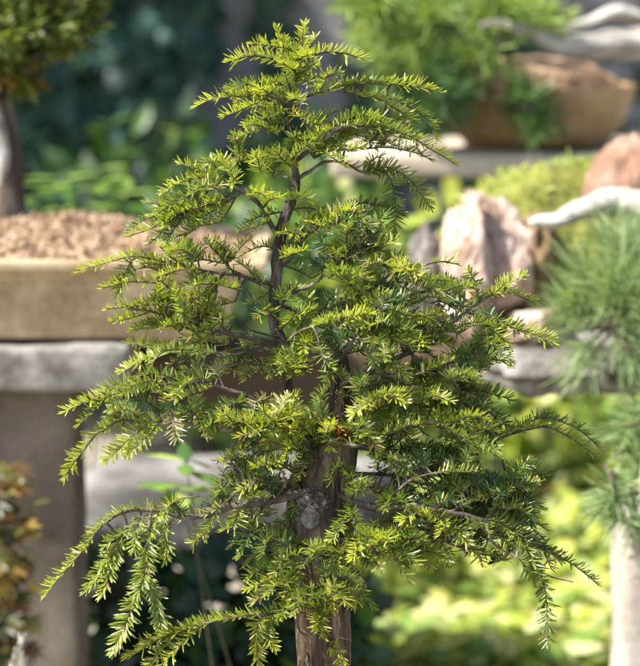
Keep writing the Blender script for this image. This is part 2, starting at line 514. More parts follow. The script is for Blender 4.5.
BR = [
    [(279, 238, 0), (270, 222, -5), (258, 203, -12), (242, 192, -18), (225, 186, -20), (207, 179, -22), (190, 176, -25)],
    [(242, 192, -18), (222, 203, -30), (195, 208, -40), (168, 222, -46)],
    [(289, 178, 0), (275, 172, 4), (262, 166, 8), (245, 160, 12), (232, 150, 14)],
    [(296, 180, 0), (308, 172, 10), (325, 162, 20), (345, 163, 28), (365, 173, 32), (392, 170, 35)],
    [(295, 162, 0), (306, 152, -6), (322, 142, -12), (340, 128, -20), (362, 126, -22), (385, 132, -24), (412, 140, -20)],
    [(292, 118, 0), (300, 100, 5), (330, 90, 12), (360, 84, 15), (390, 85, 18)],
    [(292, 112, 0), (278, 100, -5), (258, 95, -10), (238, 97, -15)],
    [(276, 285, 0), (262, 282, -10), (245, 277, -20), (230, 270, -28), (226, 258, -35)],
    [(245, 277, -20), (210, 272, -40), (175, 266, -50), (140, 263, -55)],
    [(277, 292, 0), (300, 290, -10), (318, 280, -20), (335, 265, -30), (345, 255, -35)],
    [(335, 265, -30), (365, 250, -40), (395, 240, -42)],
    [(279, 268, 5), (290, 258, 8), (302, 240, 12), (318, 225, 20), (340, 215, 30)],
    [(285, 352, 0), (262, 341, -10), (240, 336, -20), (215, 331, -30), (190, 322, -40), (155, 312, -50), (125, 308, -55)],
    [(288, 375, 0), (262, 362, 15), (230, 354, 30), (200, 352, 40), (165, 352, 60)],
    [(300, 425, -10), (270, 405, -25), (235, 392, -40), (200, 383, -50), (160, 385, -60), (120, 394, -62), (95, 404, -62)],
    [(306, 445, -15), (280, 446, -30), (255, 440, -40), (228, 430, -48), (205, 428, -52), (180, 422, -55), (150, 420, -58), (120, 421, -60), (102, 432, -60)],
    [(310, 490, -25), (285, 498, -40), (255, 503, -50), (230, 506, -55), (214, 514, -58), (185, 517, -60), (160, 512, -62), (130, 511, -62), (105, 523, -64), (86, 547, -66)],
    [(306, 600, -25), (285, 608, -40), (262, 614, -50), (230, 617, -58), (200, 625, -62), (165, 637, -66), (140, 648, -66)],
    [(308, 555, -30), (290, 562, -42), (272, 574, -50)],
    [(338, 495, -20), (360, 505, -40), (385, 508, -50), (415, 506, -55), (450, 512, -58), (485, 520, -55), (515, 530, -50), (535, 545, -48), (560, 560, -48)],
    [(322, 428, -40), (335, 440, -45), (352, 445, -48), (372, 441, -50), (405, 427, -52), (440, 422, -50)],
    [(338, 440, 10), (375, 450, 25), (420, 452, 35), (470, 448, 40), (510, 435, 40), (545, 426, 38)],
    [(338, 385, 0), (370, 372, -15), (410, 352, -25), (440, 329, -30), (465, 312, -32), (485, 299, -33), (505, 289, -33)],
    [(465, 312, -32), (490, 320, -30), (520, 330, -28)],
    [(338, 355, 0), (365, 322, 15), (395, 302, 30), (430, 290, 40), (460, 286, 40)],
    [(337, 400, 0), (375, 402, 10), (415, 396, 20), (455, 390, 25), (485, 390, 28)],
    [(335, 540, -25), (355, 541, -45), (385, 536, -60), (425, 543, -66)],
    [(330, 480, 10), (365, 474, 40), (400, 478, 60), (445, 490, 70), (490, 505, 70)],
    [(340, 362, -8), (350, 345, -40), (365, 330, -65), (385, 320, -80)],
    [(334, 420, -15), (350, 410, -50), (375, 398, -75), (402, 392, -85)],
    [(286, 345, -6), (298, 332, -30), (320, 325, -55), (350, 318, -68)],
    [(300, 432, -20), (278, 426, -50), (252, 420, -68)],
    [(277, 305, 5), (310, 312, 40), (350, 302, 70), (400, 292, 80)],
    [(326, 560, -30), (335, 578, -50), (332, 602, -58)],
    [(300, 470, -30), (290, 480, -48), (262, 482, -58), (240, 490, -60)],
    [(485, 520, -55), (495, 545, -58), (520, 560, -60), (535, 585, -60)],
    [(410, 352, -25), (430, 370, -40), (455, 379, -50), (482, 376, -50)],
    [(395, 302, 30), (415, 272, 10), (436, 262, -5), (458, 264, -10)],
    [(375, 450, 25), (398, 428, -5), (432, 418, -20), (472, 428, -25)],
    [(385, 508, -50), (408, 482, -66), (442, 472, -74), (480, 472, -70)],
    [(415, 506, -55), (440, 538, -36), (478, 552, -36), (508, 560, -38)],
    [(450, 512, -58), (480, 497, -46), (512, 486, -46), (538, 482, -44)],
    [(365, 322, 15), (375, 290, -10), (390, 275, -25), (410, 270, -30)],
    [(370, 372, -15), (395, 376, -50), (425, 372, -65), (450, 360, -70)],
]
BR_R = [4.2, 2.4, 2.6, 3.4, 3.8, 2.4, 2.2, 4.0, 2.4, 3.4, 2.2, 2.8, 4.4, 3.2, 4.8, 4.6, 6.2, 3.2, 2.6, 6.0, 4.0, 4.8, 5.6, 2.4, 4.2, 4.0, 3.8, 4.4, 3.4, 3.2, 2.6, 3.0, 3.4, 3.0, 3.0, 2.2] + [2.6] * 8

curves = [catmull([T(*p) for p in b], 7) for b in BR]
lead_curve = catmull([T(*p[:3]) for p in LEAD], 7)


class BranchRec:
    def __init__(self, curve, r):
        self.curve, self.r = curve, r
        self.wood, self.leaves = MB(), LeafBatch()
        self.stems = self.wood


recs = []
lr = BranchRec(lead_curve, 8)
lead_curve = np.array([p + np.array(noise.noise_vector(Vector(p * 38))) * 0.0022 for p in lead_curve])


def flute_lead(a, s):
    ca, sa = math.cos(a), math.sin(a)
    return 0.95 + 0.16 * (1 - 2 * abs(noise.noise(Vector((ca * 2, sa * 2, s * 14))))) + 0.12 * noise.noise(Vector((ca * 5, sa * 5, s * 60))) + 0.16 * noise.noise(Vector((ca, sa, s * 38)))


lead_curve = catmull(lead_curve, 3)
tube(lr.wood, lead_curve, [p[3] * .66 / 1000 for p in LEAD], 36, flute_lead)
lr.curve = lead_curve
recs.append(lr)
for cv, r in zip(curves, BR_R):
    r *= 0.68
    rec = BranchRec(cv, r)
    # small kinks, as an old twig has
    c2 = cv.copy()
    for i in range(1, len(c2)):
        nv = noise.noise_vector(Vector(c2[i] * 55))
        c2[i] += np.array(nv) * min(0.0028, r * 0.0005)
    rec.curve = c2
    tube(rec.wood, c2, [r / 1000, r * 0.72 / 1000, r * 0.5 / 1000, max(0.9, r * 0.28) / 1000], 9,
         lambda a, s: 1 + 0.14 * math.sin(2 * a + 30 * s) + 0.1 * math.sin(3 * a + 47 * s))
    recs.append(rec)


def shoot(rec, pts, tn, nlen=14.0, sp=1.5, start=0.0, pale=0.06, upbias=1.0, stem=True, roll=None):
    """one leafy shoot: a thin stem with two loose ranks of yew needles along it"""
    pts = np.asarray(pts, float)
    seglen = np.linalg.norm(np.diff(pts, axis=0), axis=1)
    s = np.concatenate([[0], np.cumsum(seglen)])
    tot = s[-1]
    if tot < 0.006:
        return
    if stem:
        tube(rec.stems, pts, [0.0010, 0.0008, 0.0005], 5)
    nn = max(8, int((tot * (1 - start)) / (sp * 0.43 / 1000)))
    u = start + (1 - start) * (np.arange(nn) + RNG.uniform(-0.3, 0.3, nn)) / nn
    u = np.clip(u, 0, 1)
    pos = np.stack([np.interp(u * tot, s, pts[:, k]) for k in range(3)], axis=1)
    eps = 0.06
    pa = np.stack([np.interp(np.clip(u - eps, 0, 1) * tot, s, pts[:, k]) for k in range(3)], axis=1)
    pb = np.stack([np.interp(np.clip(u + eps, 0, 1) * tot, s, pts[:, k]) for k in range(3)], axis=1)
    ax = pb - pa
    ax /= np.maximum(np.linalg.norm(ax, axis=1, keepdims=True), 1e-9)
    ref = np.array((0, 0, 1.0)) + RNG.normal(0, 0.3, 3)
    if roll is not None:
        ref = np.array(roll, float) + RNG.normal(0, 0.12, 3)
    if abs(unit(ref).dot(unit(pts[-1] - pts[0]))) > 0.85:
        ref = np.array((RNG.normal(0, .5), -1.0, 0.3))
    up = ref[None, :] - ax * (ax @ ref)[:, None]
    up /= np.maximum(np.linalg.norm(up, axis=1, keepdims=True), 1e-9)
    sd = np.cross(ax, up)
    side = np.where(np.arange(nn) % 2 == 0, 1.0, -1.0)
    phi = np.abs(RNG.normal(60, 22, nn)) * upbias
    phi = np.where(RNG.random(nn) < 0.22, RNG.uniform(0, 60, nn), phi)
    ph = np.radians(phi) * side
    out = up * np.cos(ph)[:, None] + sd * np.sin(ph)[:, None]
    th = np.radians(RNG.normal(66, 10, nn) * (1 - 0.62 * np.clip((u - 0.82) / 0.18, 0, 1)))
    d = ax * np.cos(th)[:, None] + out * np.sin(th)[:, None]
    # blade faces up and along the axis
    nrm = up * 0.9 - ax * 0.25 + RNG.normal(0, 0.25, (nn, 3))
    L = nlen * 0.97 / 1000 * RNG.uniform(0.66, 1.15, nn) * np.interp(u, [start, start + 0.12 * (1 - start), 0.85, 1.0], [0.65, 1.0, 1.0, 0.62])
    W = RNG.uniform(1.45, 2.1, nn) / 1000
    tt = tn + RNG.normal(0, 0.09, nn) + 0.20 * np.clip((u - 0.6) / 0.4, 0, 1) * (1 if tn > .3 else .4)
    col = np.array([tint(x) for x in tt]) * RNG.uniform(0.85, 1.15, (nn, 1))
    pm = RNG.random(nn) < pale
    col[pm] = PALE * RNG.uniform(0.6, 1.0, (pm.sum(), 1))
    bm_ = RNG.random(nn) < 0.025
    col[bm_] = np.array((0.20, 0.10, 0.035)) * RNG.uniform(0.6, 1.2, (bm_.sum(), 1))
    keep = RNG.random(nn) > 0.05
    pos, d, nrm, L, W, col = pos[keep], d[keep], nrm[keep], L[keep], W[keep], col[keep]
    nn = len(pos)
    rec.leaves.add(pos, d, nrm, L, W, col, bend=RNG.normal(0.06, 0.14, nn), belly=(0.14, 0.75))


def nearest(q, only=None, vert=1.0):
    best = (1e9, None, None)
    for i, r in enumerate(recs):
        if only is not None and i not in only:
            continue
        d = r.curve - q
        dist = np.sqrt(d[:, 0] ** 2 + d[:, 1] ** 2 * 0.7 + d[:, 2] ** 2 * vert)
        # keep clear of the first stretch of thick wood
        k = int(np.argmin(dist))
        if dist[k] < best[0]:
            best = (dist[k], i, k)
    return best


def S(pts, tn=0.75, nlen=14, link=True, **kw):
    """a shoot read off the photograph: px, py, dz for each point from its base to its tip"""
    w = [T(*p) for p in pts]
    dist, i, k = nearest(w[0])
    rec = recs[i]
    b = rec.curve[k]
    if link and dist > 0.004:
        stem = catmull([b, (b + w[0]) / 2 + np.array((0, 0, 0.15 * dist)), w[0]], 4)
        tube(rec.stems, stem, [0.0016, 0.0012], 6)
    c = catmull(w, 6)
    c = c + np.array([np.array(noise.noise_vector(Vector(p * 40))) * 0.0015 for p in c])
    shoot(rec, c, tn, nlen, **kw)


# --- shoots of the outline, top to bottom
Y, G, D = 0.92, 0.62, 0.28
S([(301, 58, 0), (303, 40, 0), (304, 24, 0)], Y, 12)
S([(292, 62, -4), (282, 44, -6), (275, 27, -8)], Y, 12)
S([(296, 52, -6), (276, 46, -12), (253, 44, -16)], Y, 13)
S([(294, 70, -6), (270, 57, -12), (245, 57, -18), (227, 62, -22)], Y, 15)
S([(300, 64, 4), (322, 52, 0), (346, 53, -4), (366, 60, -8)], Y, 15)
S([(300, 60, -8), (304, 56, -25), (308, 56, -42)], Y, 13)
S([(298, 58, 4), (312, 42, 8), (316, 36, 12)], Y, 12)
S([(296, 72, -6), (287, 66, -22), (282, 62, -38)], Y, 13)
S([(296, 80, 2), (318, 78, 14), (340, 72, 24)], G, 13)
S([(296, 86, 0), (276, 84, -8), (250, 84, -14), (228, 88, -20)], G, 14)
S([(262, 96, -10), (240, 95, -16), (215, 99, -20), (196, 107, -24)], Y, 14)
S([(266, 98, -10), (246, 108, -20), (224, 117, -26)], Y, 14)
S([(288, 108, -6), (270, 116, -22), (248, 124, -34)], G, 14)
S([(290, 112, -8), (304, 118, -22), (324, 128, -34)], Y, 14)
S([(290, 98, -8), (296, 98, -26), (302, 104, -40)], G, 13, pale=.4)
S([(285, 122, 0), (262, 128, 8), (240, 138, 14)], G, 13)
S([(310, 96, 6), (345, 86, 14), (380, 84, 18), (412, 86, 18), (440, 92, 16)], Y - .08, 15, sp=1.3)
S([(345, 92, 12), (375, 98, 18), (398, 110, 20), (416, 121, 20)], Y, 13)
S([(340, 128, -20), (368, 125, -24), (400, 133, -24), (430, 148, -20), (455, 164, -18)], G, 15, pale=.18)
S([(330, 132, -16), (358, 116, -20), (388, 120, -22)], G, 14)
S([(312, 150, -8), (340, 150, -18), (362, 148, -24)], G, 13)
S([(318, 146, -12), (332, 158, -30), (346, 168, -36)], G, 14)
S([(362, 172, 32), (388, 168, 35), (412, 182, 34), (430, 206, 32)], G - .1, 15, sp=1.9)
S([(375, 171, 33), (390, 178, 26), (396, 205, 22), (394, 236, 20)], G - .1, 15, sp=1.9)
S([(368, 171, 33), (372, 160, 30), (382, 156, 28)], G, 11)
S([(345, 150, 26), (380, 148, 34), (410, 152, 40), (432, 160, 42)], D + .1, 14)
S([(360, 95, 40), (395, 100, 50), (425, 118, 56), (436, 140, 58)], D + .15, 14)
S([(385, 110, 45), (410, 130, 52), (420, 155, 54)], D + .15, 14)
S([(295, 130, 0), (276, 118, 6), (258, 112, 12)], G, 12)
S([(240, 156, 12), (238, 146, 6), (234, 134, 0)], G, 13)
S([(250, 162, 10), (238, 160, 0), (222, 164, -8)], Y - .1, 13)
S([(262, 166, 8), (262, 158, -8), (270, 152, -22)], G, 13)
# upper left spray
S([(215, 180, -22), (198, 169, -24), (180, 164, -26)], Y, 13)
S([(205, 178, -22), (184, 182, -28), (161, 193, -32)], Y, 13)
S([(222, 186, -22), (196, 192, -34), (172, 204, -42), (150, 216, -46)], G, 15)
S([(225, 200, -30), (198, 208, -40), (172, 216, -48), (152, 228, -52), (129, 236, -54)], G + .1, 15)
S([(190, 210, -40), (178, 224, -50), (166, 242, -56)], D, 15, roll=(0, -.6, .8))
S([(228, 202, -28), (206, 216, -38), (192, 232, -40), (180, 236, -42)], G, 14)
S([(236, 196, -20), (220, 222, -12), (190, 226, -8)], Y, 12)
S([(250, 200, -14), (256, 192, -30), (266, 196, -44)], Y - .1, 13)
S([(270, 222, -5), (256, 226, -20), (236, 232, -30)], G, 14)
S([(277, 236, -4), (286, 232, -20), (302, 236, -30)], Y - .1, 12)
S([(262, 208, -10), (270, 200, -26), (280, 198, -36)], Y, 13)
# combs at mid left
S([(165, 262, -52), (140, 256, -56), (108, 262, -58), (77, 273, -60)], Y - .1, 14, sp=1.4)
S([(188, 268, -46), (172, 258, -56), (160, 246, -62)], Y, 13)
S([(200, 270, -44), (178, 270, -58), (156, 276, -66)], Y, 13)
S([(228, 264, -32), (204, 260, -36), (184, 262, -38)], G, 13)
S([(230, 262, -35), (242, 244, -32), (252, 236, -28)], G, 13, pale=.2)
S([(226, 262, -35), (214, 250, -40), (206, 240, -44)], G, 13, pale=.3)
S([(160, 284, -52), (132, 282, -58), (102, 288, -62)], Y - .1, 13)
S([(168, 304, -48), (136, 306, -58), (106, 310, -62)], Y - .1, 13)
S([(150, 312, -50), (130, 318, -56), (112, 322, -60)], Y, 12)
S([(190, 322, -40), (164, 326, -48), (134, 330, -52)], G, 13)
S([(185, 300, -46), (170, 290, -60), (160, 280, -68)], G, 14, pale=.2)
S([(215, 300, -36), (196, 294, -54), (182, 296, -64)], G, 13)
S([(238, 290, -24), (224, 286, -42), (206, 284, -50)], Y - .15, 13)
S([(236, 300, -10), (216, 306, -20), (196, 314, -26)], G, 13, pale=.3)
S([(170, 352, 60), (148, 358, 85), (120, 372, 100)], Y - .1, 13)
S([(175, 345, 70), (150, 346, 90), (128, 342, 110)], G, 13)
S([(230, 345, -10), (206, 340, -26), (184, 346, -30)], G, 12, pale=.45)
S([(118, 394, -62), (92, 400, -64), (64, 412, -66)], Y - .1, 15)
S([(105, 402, -62), (92, 412, -64), (80, 424, -66)], G, 13)
S([(150, 388, -60), (124, 384, -64), (100, 390, -68)], G, 14, pale=.2)
S([(185, 384, -54), (160, 374, -62), (138, 376, -66)], D + .1, 13)
S([(215, 386, -46), (190, 396, -58), (165, 402, -66)], G, 14, pale=.25)
S([(108, 426, -60), (96, 436, -62), (80, 455, -64), (64, 478, -66)], G + .1, 15)
S([(150, 421, -58), (132, 436, -64), (106, 460, -68)], Y - .15, 15)
S([(160, 420, -57), (148, 436, -66), (128, 454, -72)], G, 14)
S([(170, 410, -58), (174, 424, -66), (178, 440, -70)], .5, 16, pale=.8, sp=2.2, roll=(0, -1, 0.2))
S([(196, 408, -50), (200, 420, -60), (206, 436, -64)], G, 13, pale=.3)
S([(140, 418, -60), (128, 410, -70), (112, 412, -76)], G, 13, pale=.3)
# pendulous lower left
S([(92, 538, -65), (76, 558, -67), (60, 576, -68), (46, 595, -68)], G + .1, 14, link=False)
S([(150, 514, -62), (130, 522, -64), (116, 548, -66), (100, 572, -68), (86, 590, -68)], G + .05, 15, start=.3)
S([(120, 545, -66), (112, 570, -72), (102, 594, -74)], G, 14)
S([(128, 530, -64), (116, 538, -68), (104, 548, -70)], G, 12, pale=.2)
S([(160, 513, -62), (148, 540, -70), (146, 570, -74), (132, 606, -76), (113, 652, -78)], G, 16, sp=1.3, pale=.14)
S([(165, 514, -62), (166, 536, -66), (166, 560, -66)], G, 14)
S([(140, 516, -62), (136, 535, -70), (134, 552, -72)], G, 14)
S([(146, 575, -74), (156, 600, -72), (162, 628, -72)], G - .1, 14)
S([(215, 514, -58), (206, 530, -62), (194, 544, -66)], G + .05, 15)
S([(240, 506, -52), (236, 524, -62), (222, 530, -66)], G, 13)
S([(262, 614, -50), (232, 618, -60), (204, 624, -66), (168, 636, -70), (127, 657, -72)], G + .08, 16, sp=1.2, link=False)
S([(205, 625, -62), (185, 640, -70), (163, 664, -74)], G + .1, 14)
S([(175, 636, -66), (160, 650, -60), (148, 668, -60)], G, 14)
S([(300, 606, -30), (276, 612, -44), (258, 624, -52), (258, 668, -54)], G, 14, start=.15)
S([(278, 610, -40), (268, 632, -48), (276, 650, -52)], G, 13)
S([(282, 568, -44), (266, 582, -54), (246, 590, -58)], Y - .1, 13)
S([(276, 574, -48), (268, 592, -56), (252, 602, -60)], .6, 14, pale=.6)
S([(296, 562, -40), (292, 590, -54), (286, 604, -60)], Y - .15, 14)
S([(326, 646, -24), (340, 652, -36), (344, 668, -40)], Y - .05, 12)
S([(330, 600, -56), (316, 606, -62), (296, 600, -66)], G, 13)
S([(345, 580, -50), (362, 590, -58), (352, 606, -60)], G, 13)
# right side
S([(488, 297, -33), (504, 287, -36), (525, 275, -38)], Y - .05, 13)
S([(500, 291, -33), (518, 296, -30), (536, 304, -28)], G, 13)
S([(480, 302, -32), (476, 284, -40), (468, 270, -44)], G - .1, 13)
S([(488, 318, -30), (512, 326, -32), (532, 334, -32), (554, 343, -32)], Y - .15, 14)
S([(478, 318, -30), (492, 330, -44), (508, 344, -50)], Y - .1, 13)
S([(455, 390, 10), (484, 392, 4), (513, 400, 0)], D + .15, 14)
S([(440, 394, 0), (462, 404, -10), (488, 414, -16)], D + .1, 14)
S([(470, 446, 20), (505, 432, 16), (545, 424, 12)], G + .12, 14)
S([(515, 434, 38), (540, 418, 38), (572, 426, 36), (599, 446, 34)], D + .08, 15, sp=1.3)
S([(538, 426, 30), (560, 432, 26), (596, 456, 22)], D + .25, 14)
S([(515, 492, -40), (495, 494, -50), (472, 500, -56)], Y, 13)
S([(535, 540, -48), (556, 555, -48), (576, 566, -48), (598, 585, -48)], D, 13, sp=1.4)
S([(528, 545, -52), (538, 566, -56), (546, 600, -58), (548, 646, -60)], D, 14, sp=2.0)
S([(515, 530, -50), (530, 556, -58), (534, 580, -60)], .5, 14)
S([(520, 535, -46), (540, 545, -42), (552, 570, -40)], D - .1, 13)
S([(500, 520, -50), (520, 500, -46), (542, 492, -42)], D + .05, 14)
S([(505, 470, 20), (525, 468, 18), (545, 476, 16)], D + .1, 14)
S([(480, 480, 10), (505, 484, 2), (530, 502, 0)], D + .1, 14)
# bright fronts in the middle
S([(310, 328, -40), (340, 320, -62), (372, 314, -68)], Y, 14, sp=1.2)
S([(360, 412, -66), (385, 396, -84), (408, 402, -92)], Y, 13)
S([(382, 398, -80), (366, 404, -90), (352, 416, -92)], Y, 13)
S([(262, 422, -62), (248, 424, -74), (234, 418, -78)], Y, 14)
S([(285, 430, -48), (272, 420, -74), (262, 410, -84)], Y, 14)
S([(262, 424, -62), (258, 432, -80), (240, 436, -84)], Y - .1, 14)
S([(286, 398, -14), (280, 408, -40), (284, 424, -48)], Y, 12)
S([(282, 380, -14), (284, 366, -24), (286, 350, -24)], .6, 12, pale=.9, sp=2.6, roll=(0, -1, .2))
S([(245, 440, -42), (236, 456, -54), (222, 462, -58)], Y - .1, 13)
S([(252, 470, -50), (262, 466, -66), (282, 462, -72)], Y, 13)
S([(283, 258, -8), (292, 254, -26), (306, 250, -36)], Y - .1, 13)
S([(300, 240, 10), (318, 228, 0), (340, 214, -6)], .5, 14, pale=.75, sp=1.6)
S([(345, 548, -44), (360, 540, -66), (352, 560, -74)], Y, 13)
S([(355, 541, -45), (372, 546, -70), (388, 560, -76)], Y, 13)
S([(430, 520, -56), (418, 512, -76), (402, 520, -84)], Y - .05, 13)
S([(430, 512, -56), (446, 522, -76), (440, 536, -84)], Y - .05, 13)

# every branch ends in a leafy tip
for rec in recs[1:]:
    kk = int(len(rec.curve) * .62)
    shoot(rec, rec.curve[kk:], random.uniform(.4, .75), 13.5, stem=False, pale=.12)

# --- the mass: shoots that fill each pad of foliage
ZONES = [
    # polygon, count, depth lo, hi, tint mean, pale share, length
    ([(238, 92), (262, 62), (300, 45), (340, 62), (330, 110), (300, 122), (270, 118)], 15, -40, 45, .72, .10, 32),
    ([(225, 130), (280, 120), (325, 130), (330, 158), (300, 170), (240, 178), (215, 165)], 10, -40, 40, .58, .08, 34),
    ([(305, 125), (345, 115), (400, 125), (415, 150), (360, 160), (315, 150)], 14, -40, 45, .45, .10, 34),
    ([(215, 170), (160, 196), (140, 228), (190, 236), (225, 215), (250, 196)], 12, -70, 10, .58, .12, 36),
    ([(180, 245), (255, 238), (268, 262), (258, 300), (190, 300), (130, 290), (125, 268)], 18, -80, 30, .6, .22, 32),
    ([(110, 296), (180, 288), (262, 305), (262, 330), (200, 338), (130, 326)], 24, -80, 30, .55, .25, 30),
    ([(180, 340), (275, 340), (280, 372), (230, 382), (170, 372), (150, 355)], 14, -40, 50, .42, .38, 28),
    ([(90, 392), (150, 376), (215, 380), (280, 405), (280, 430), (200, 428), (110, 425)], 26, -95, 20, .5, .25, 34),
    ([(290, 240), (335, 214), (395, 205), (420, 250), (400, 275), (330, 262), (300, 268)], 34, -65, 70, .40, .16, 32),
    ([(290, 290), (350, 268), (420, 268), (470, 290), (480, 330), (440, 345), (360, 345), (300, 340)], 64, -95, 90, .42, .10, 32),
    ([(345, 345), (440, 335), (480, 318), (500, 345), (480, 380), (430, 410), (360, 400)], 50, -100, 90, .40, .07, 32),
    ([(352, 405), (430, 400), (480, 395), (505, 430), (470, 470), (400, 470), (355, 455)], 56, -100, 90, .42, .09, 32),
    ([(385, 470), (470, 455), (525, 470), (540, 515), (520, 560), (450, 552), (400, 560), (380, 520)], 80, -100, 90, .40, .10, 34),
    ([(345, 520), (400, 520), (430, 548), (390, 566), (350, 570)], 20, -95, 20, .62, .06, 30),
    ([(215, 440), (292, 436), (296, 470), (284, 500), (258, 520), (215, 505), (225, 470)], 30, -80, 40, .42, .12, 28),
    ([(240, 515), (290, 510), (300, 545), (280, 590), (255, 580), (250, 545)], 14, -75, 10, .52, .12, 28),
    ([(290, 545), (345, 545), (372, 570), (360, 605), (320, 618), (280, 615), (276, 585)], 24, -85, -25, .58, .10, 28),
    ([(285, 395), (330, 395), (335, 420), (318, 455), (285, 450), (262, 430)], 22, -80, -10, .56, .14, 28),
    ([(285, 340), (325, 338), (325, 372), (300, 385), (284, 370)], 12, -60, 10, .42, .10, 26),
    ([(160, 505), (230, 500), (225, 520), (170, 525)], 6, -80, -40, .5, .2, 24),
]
GAPS = [[(303, 352), (352, 350), (352, 415), (315, 420)], [(288, 456), (330, 452), (385, 470), (385, 512), (345, 518), (340, 545), (290, 540)],
        [(298, 620), (352, 620), (352, 666), (298, 666)], [(268, 225), (292, 190), (305, 200), (290, 240), (290, 335), (266, 335)],
        [(228, 285), (268, 285), (268, 332), (238, 325)], [(205, 190), (268, 178), (268, 235), (212, 245)]]


def inside(x, y, poly):
    r = False
    j = len(poly) - 1
    for i in range(len(poly)):
        xi, yi = poly[i]
        xj, yj = poly[j]
        if (yi > y) != (yj > y) and x < (xj - xi) * (y - yi) / (yj - yi) + xi:
            r = not r
        j = i
    return r


for poly, cnt, z0, z1, tn, pale, ln in ZONES:
    xs = [p[0] for p in poly]
    ys = [p[1] for p in poly]
    made = tries = 0
    cnt = int(cnt * (1.0 if xs[0] > 280 else 0.85))
    while made < cnt and tries < 6000:
        tries += 1
        x, y = random.uniform(min(xs), max(xs)), random.uniform(min(ys), max(ys))
        if not inside(x, y, poly):
            continue
        z = random.triangular(z0, z1, z0 + (z1 - z0) * 0.38)
        if any(inside(x, y, g) for g in GAPS) and (z < 12 or random.random() < .7):
            continue
        q = T(x, y, z)
        dist, i, k = nearest(q, None, 2.6)
        rec = recs[i]
        b = rec.curve[max(0, k - 3)]
        axis = T(np.interp(y, [30, 240, 420, 660], [302, 280, 318, 325]), y + 25, 0)
        outw = unit(q - axis)
        away = unit(q - b) if dist > 0.003 else outw
        d = unit(outw * 0.8 + away * 0.5 + RNG.normal(0, 0.42, 3) + np.array((0, -0.12, 0.02 if y < 330 else -0.18)))
        L = ln / 1000 * random.uniform(0.75, 1.3)
        tip = q + d * L * 0.55
        base = q - d * L * 0.45
        sag = np.array((0, 0, -0.10 * L if y < 330 else -0.16 * L))
        dd = np.linalg.norm(base - b)
        if dd > 0.004:
            c = catmull([b, b * .5 + base * .5 + np.array((0, 0, 0.10 * dd)) + RNG.normal(0, 0.12, 3) * dd, base, (base + tip) / 2 - sag * 0.5, tip + sag], 5)
            st0 = min(0.4, 0.3 * dd / (dd + L))
        else:
            c = catmull([base, (base + tip) / 2 - sag * 0.5, tip + sag], 5)
            st0 = 0.0
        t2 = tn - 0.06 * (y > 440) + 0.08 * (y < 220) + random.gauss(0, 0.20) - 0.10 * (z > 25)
        pl = pale * (3.2 if random.random() < .16 else .55)
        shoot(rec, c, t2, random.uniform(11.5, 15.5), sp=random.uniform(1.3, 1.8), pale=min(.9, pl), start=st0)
        made += 1

S([(345, 470, -30), (352, 478, -52), (362, 490, -60)], .5, 14)
S([(340, 462, -36), (334, 470, -52), (330, 484, -58)], .55, 13)
S([(352, 500, -36), (356, 490, -58), (370, 482, -66)], .45, 14)
S([(300, 452, -30), (304, 462, -48), (300, 478, -54)], .55, 13)
S([(350, 510, -40), (340, 528, -60), (330, 540, -66)], .6, 13)
S([(326, 420, -40), (320, 404, -56), (326, 388, -60)], .5, 13)
S([(345, 380, -30), (334, 372, -50), (326, 380, -58)], .4, 13)
S([(320, 345, -50), (322, 358, -60), (332, 368, -64)], .5, 13)
for p3 in ([(278, 300, -5), (284, 296, -24), (292, 306, -34)], [(276, 318, -5), (266, 310, -22), (256, 316, -30)], [(280, 212, -4), (262, 216, -14), (246, 222, -20)],
           [(286, 212, 4), (306, 208, 10), (324, 212, 14)], [(290, 200, -4), (300, 196, -22), (312, 202, -30)], [(294, 150, -4), (304, 140, -18), (316, 144, -28)],
           [(278, 250, 4), (262, 246, 10), (244, 254, 14)], [(277, 262, 6), (296, 270, 18), (312, 278, 24)], [(280, 330, -4), (292, 318, -26), (306, 312, -36)],
           [(284, 350, -6), (274, 362, -24), (270, 376, -30)], [(296, 168, -4), (284, 160, -20), (276, 152, -28)], [(276, 285, 2), (264, 296, 6), (248, 304, 8)]):
    S(p3, random.uniform(.45, .8), 13)
# bare twigs
for tw in ([(520, 552, -55), (545, 574, -56), (573, 582, -56)], 
           [(214, 514, -58), (230, 498, -62), (238, 490, -62)], [(160, 513, -62), (178, 500, -66), (200, 496, -66)], [(168, 530, -62), (182, 512, -66), (202, 504, -66)],
           [(300, 632, -28), (322, 634, -36), (352, 640, -38)], [(270, 352, -10), (240, 348, -28), (205, 356, -34)], [(280, 338, -8), (250, 330, -30), (235, 322, -34)],
           [(268, 366, -10), (235, 364, -26), (205, 372, -34)], [(262, 345, -10), (236, 354, -26), (200, 360, -40)], [(345, 565, -50), (366, 585, -60), (358, 600, -60)],
           [(362, 572, -52), (340, 590, -60), (336, 604, -60)], [(268, 285, -8), (256, 278, -24), (248, 270, -30)], [(240, 470, -50), (224, 470, -56), (222, 500, -56)],
           [(232, 452, -50), (234, 474, -54), (246, 498, -54)], [(296, 470, -34), (280, 492, -50), (262, 512, -56)]):
    w = [T(*p) for p in tw]
    dist, i, k = nearest(w[0])
    c = catmull([recs[i].curve[k]] + w if dist > .004 else w, 5)
    tube(recs[i].stems, c, [0.0014, 0.0010, 0.0006], 6)

for j, rec in enumerate(recs):
    o = rec.wood.build('stem' if j == 0 else 'branch', M['leadbark'] if j == 0 else M['twig'], yew)
    if rec.leaves.V:
        rec.leaves.build('needles', M['needle'], o)
NEED = sum(r.leaves.count() for r in recs)
print('yew needles', NEED)

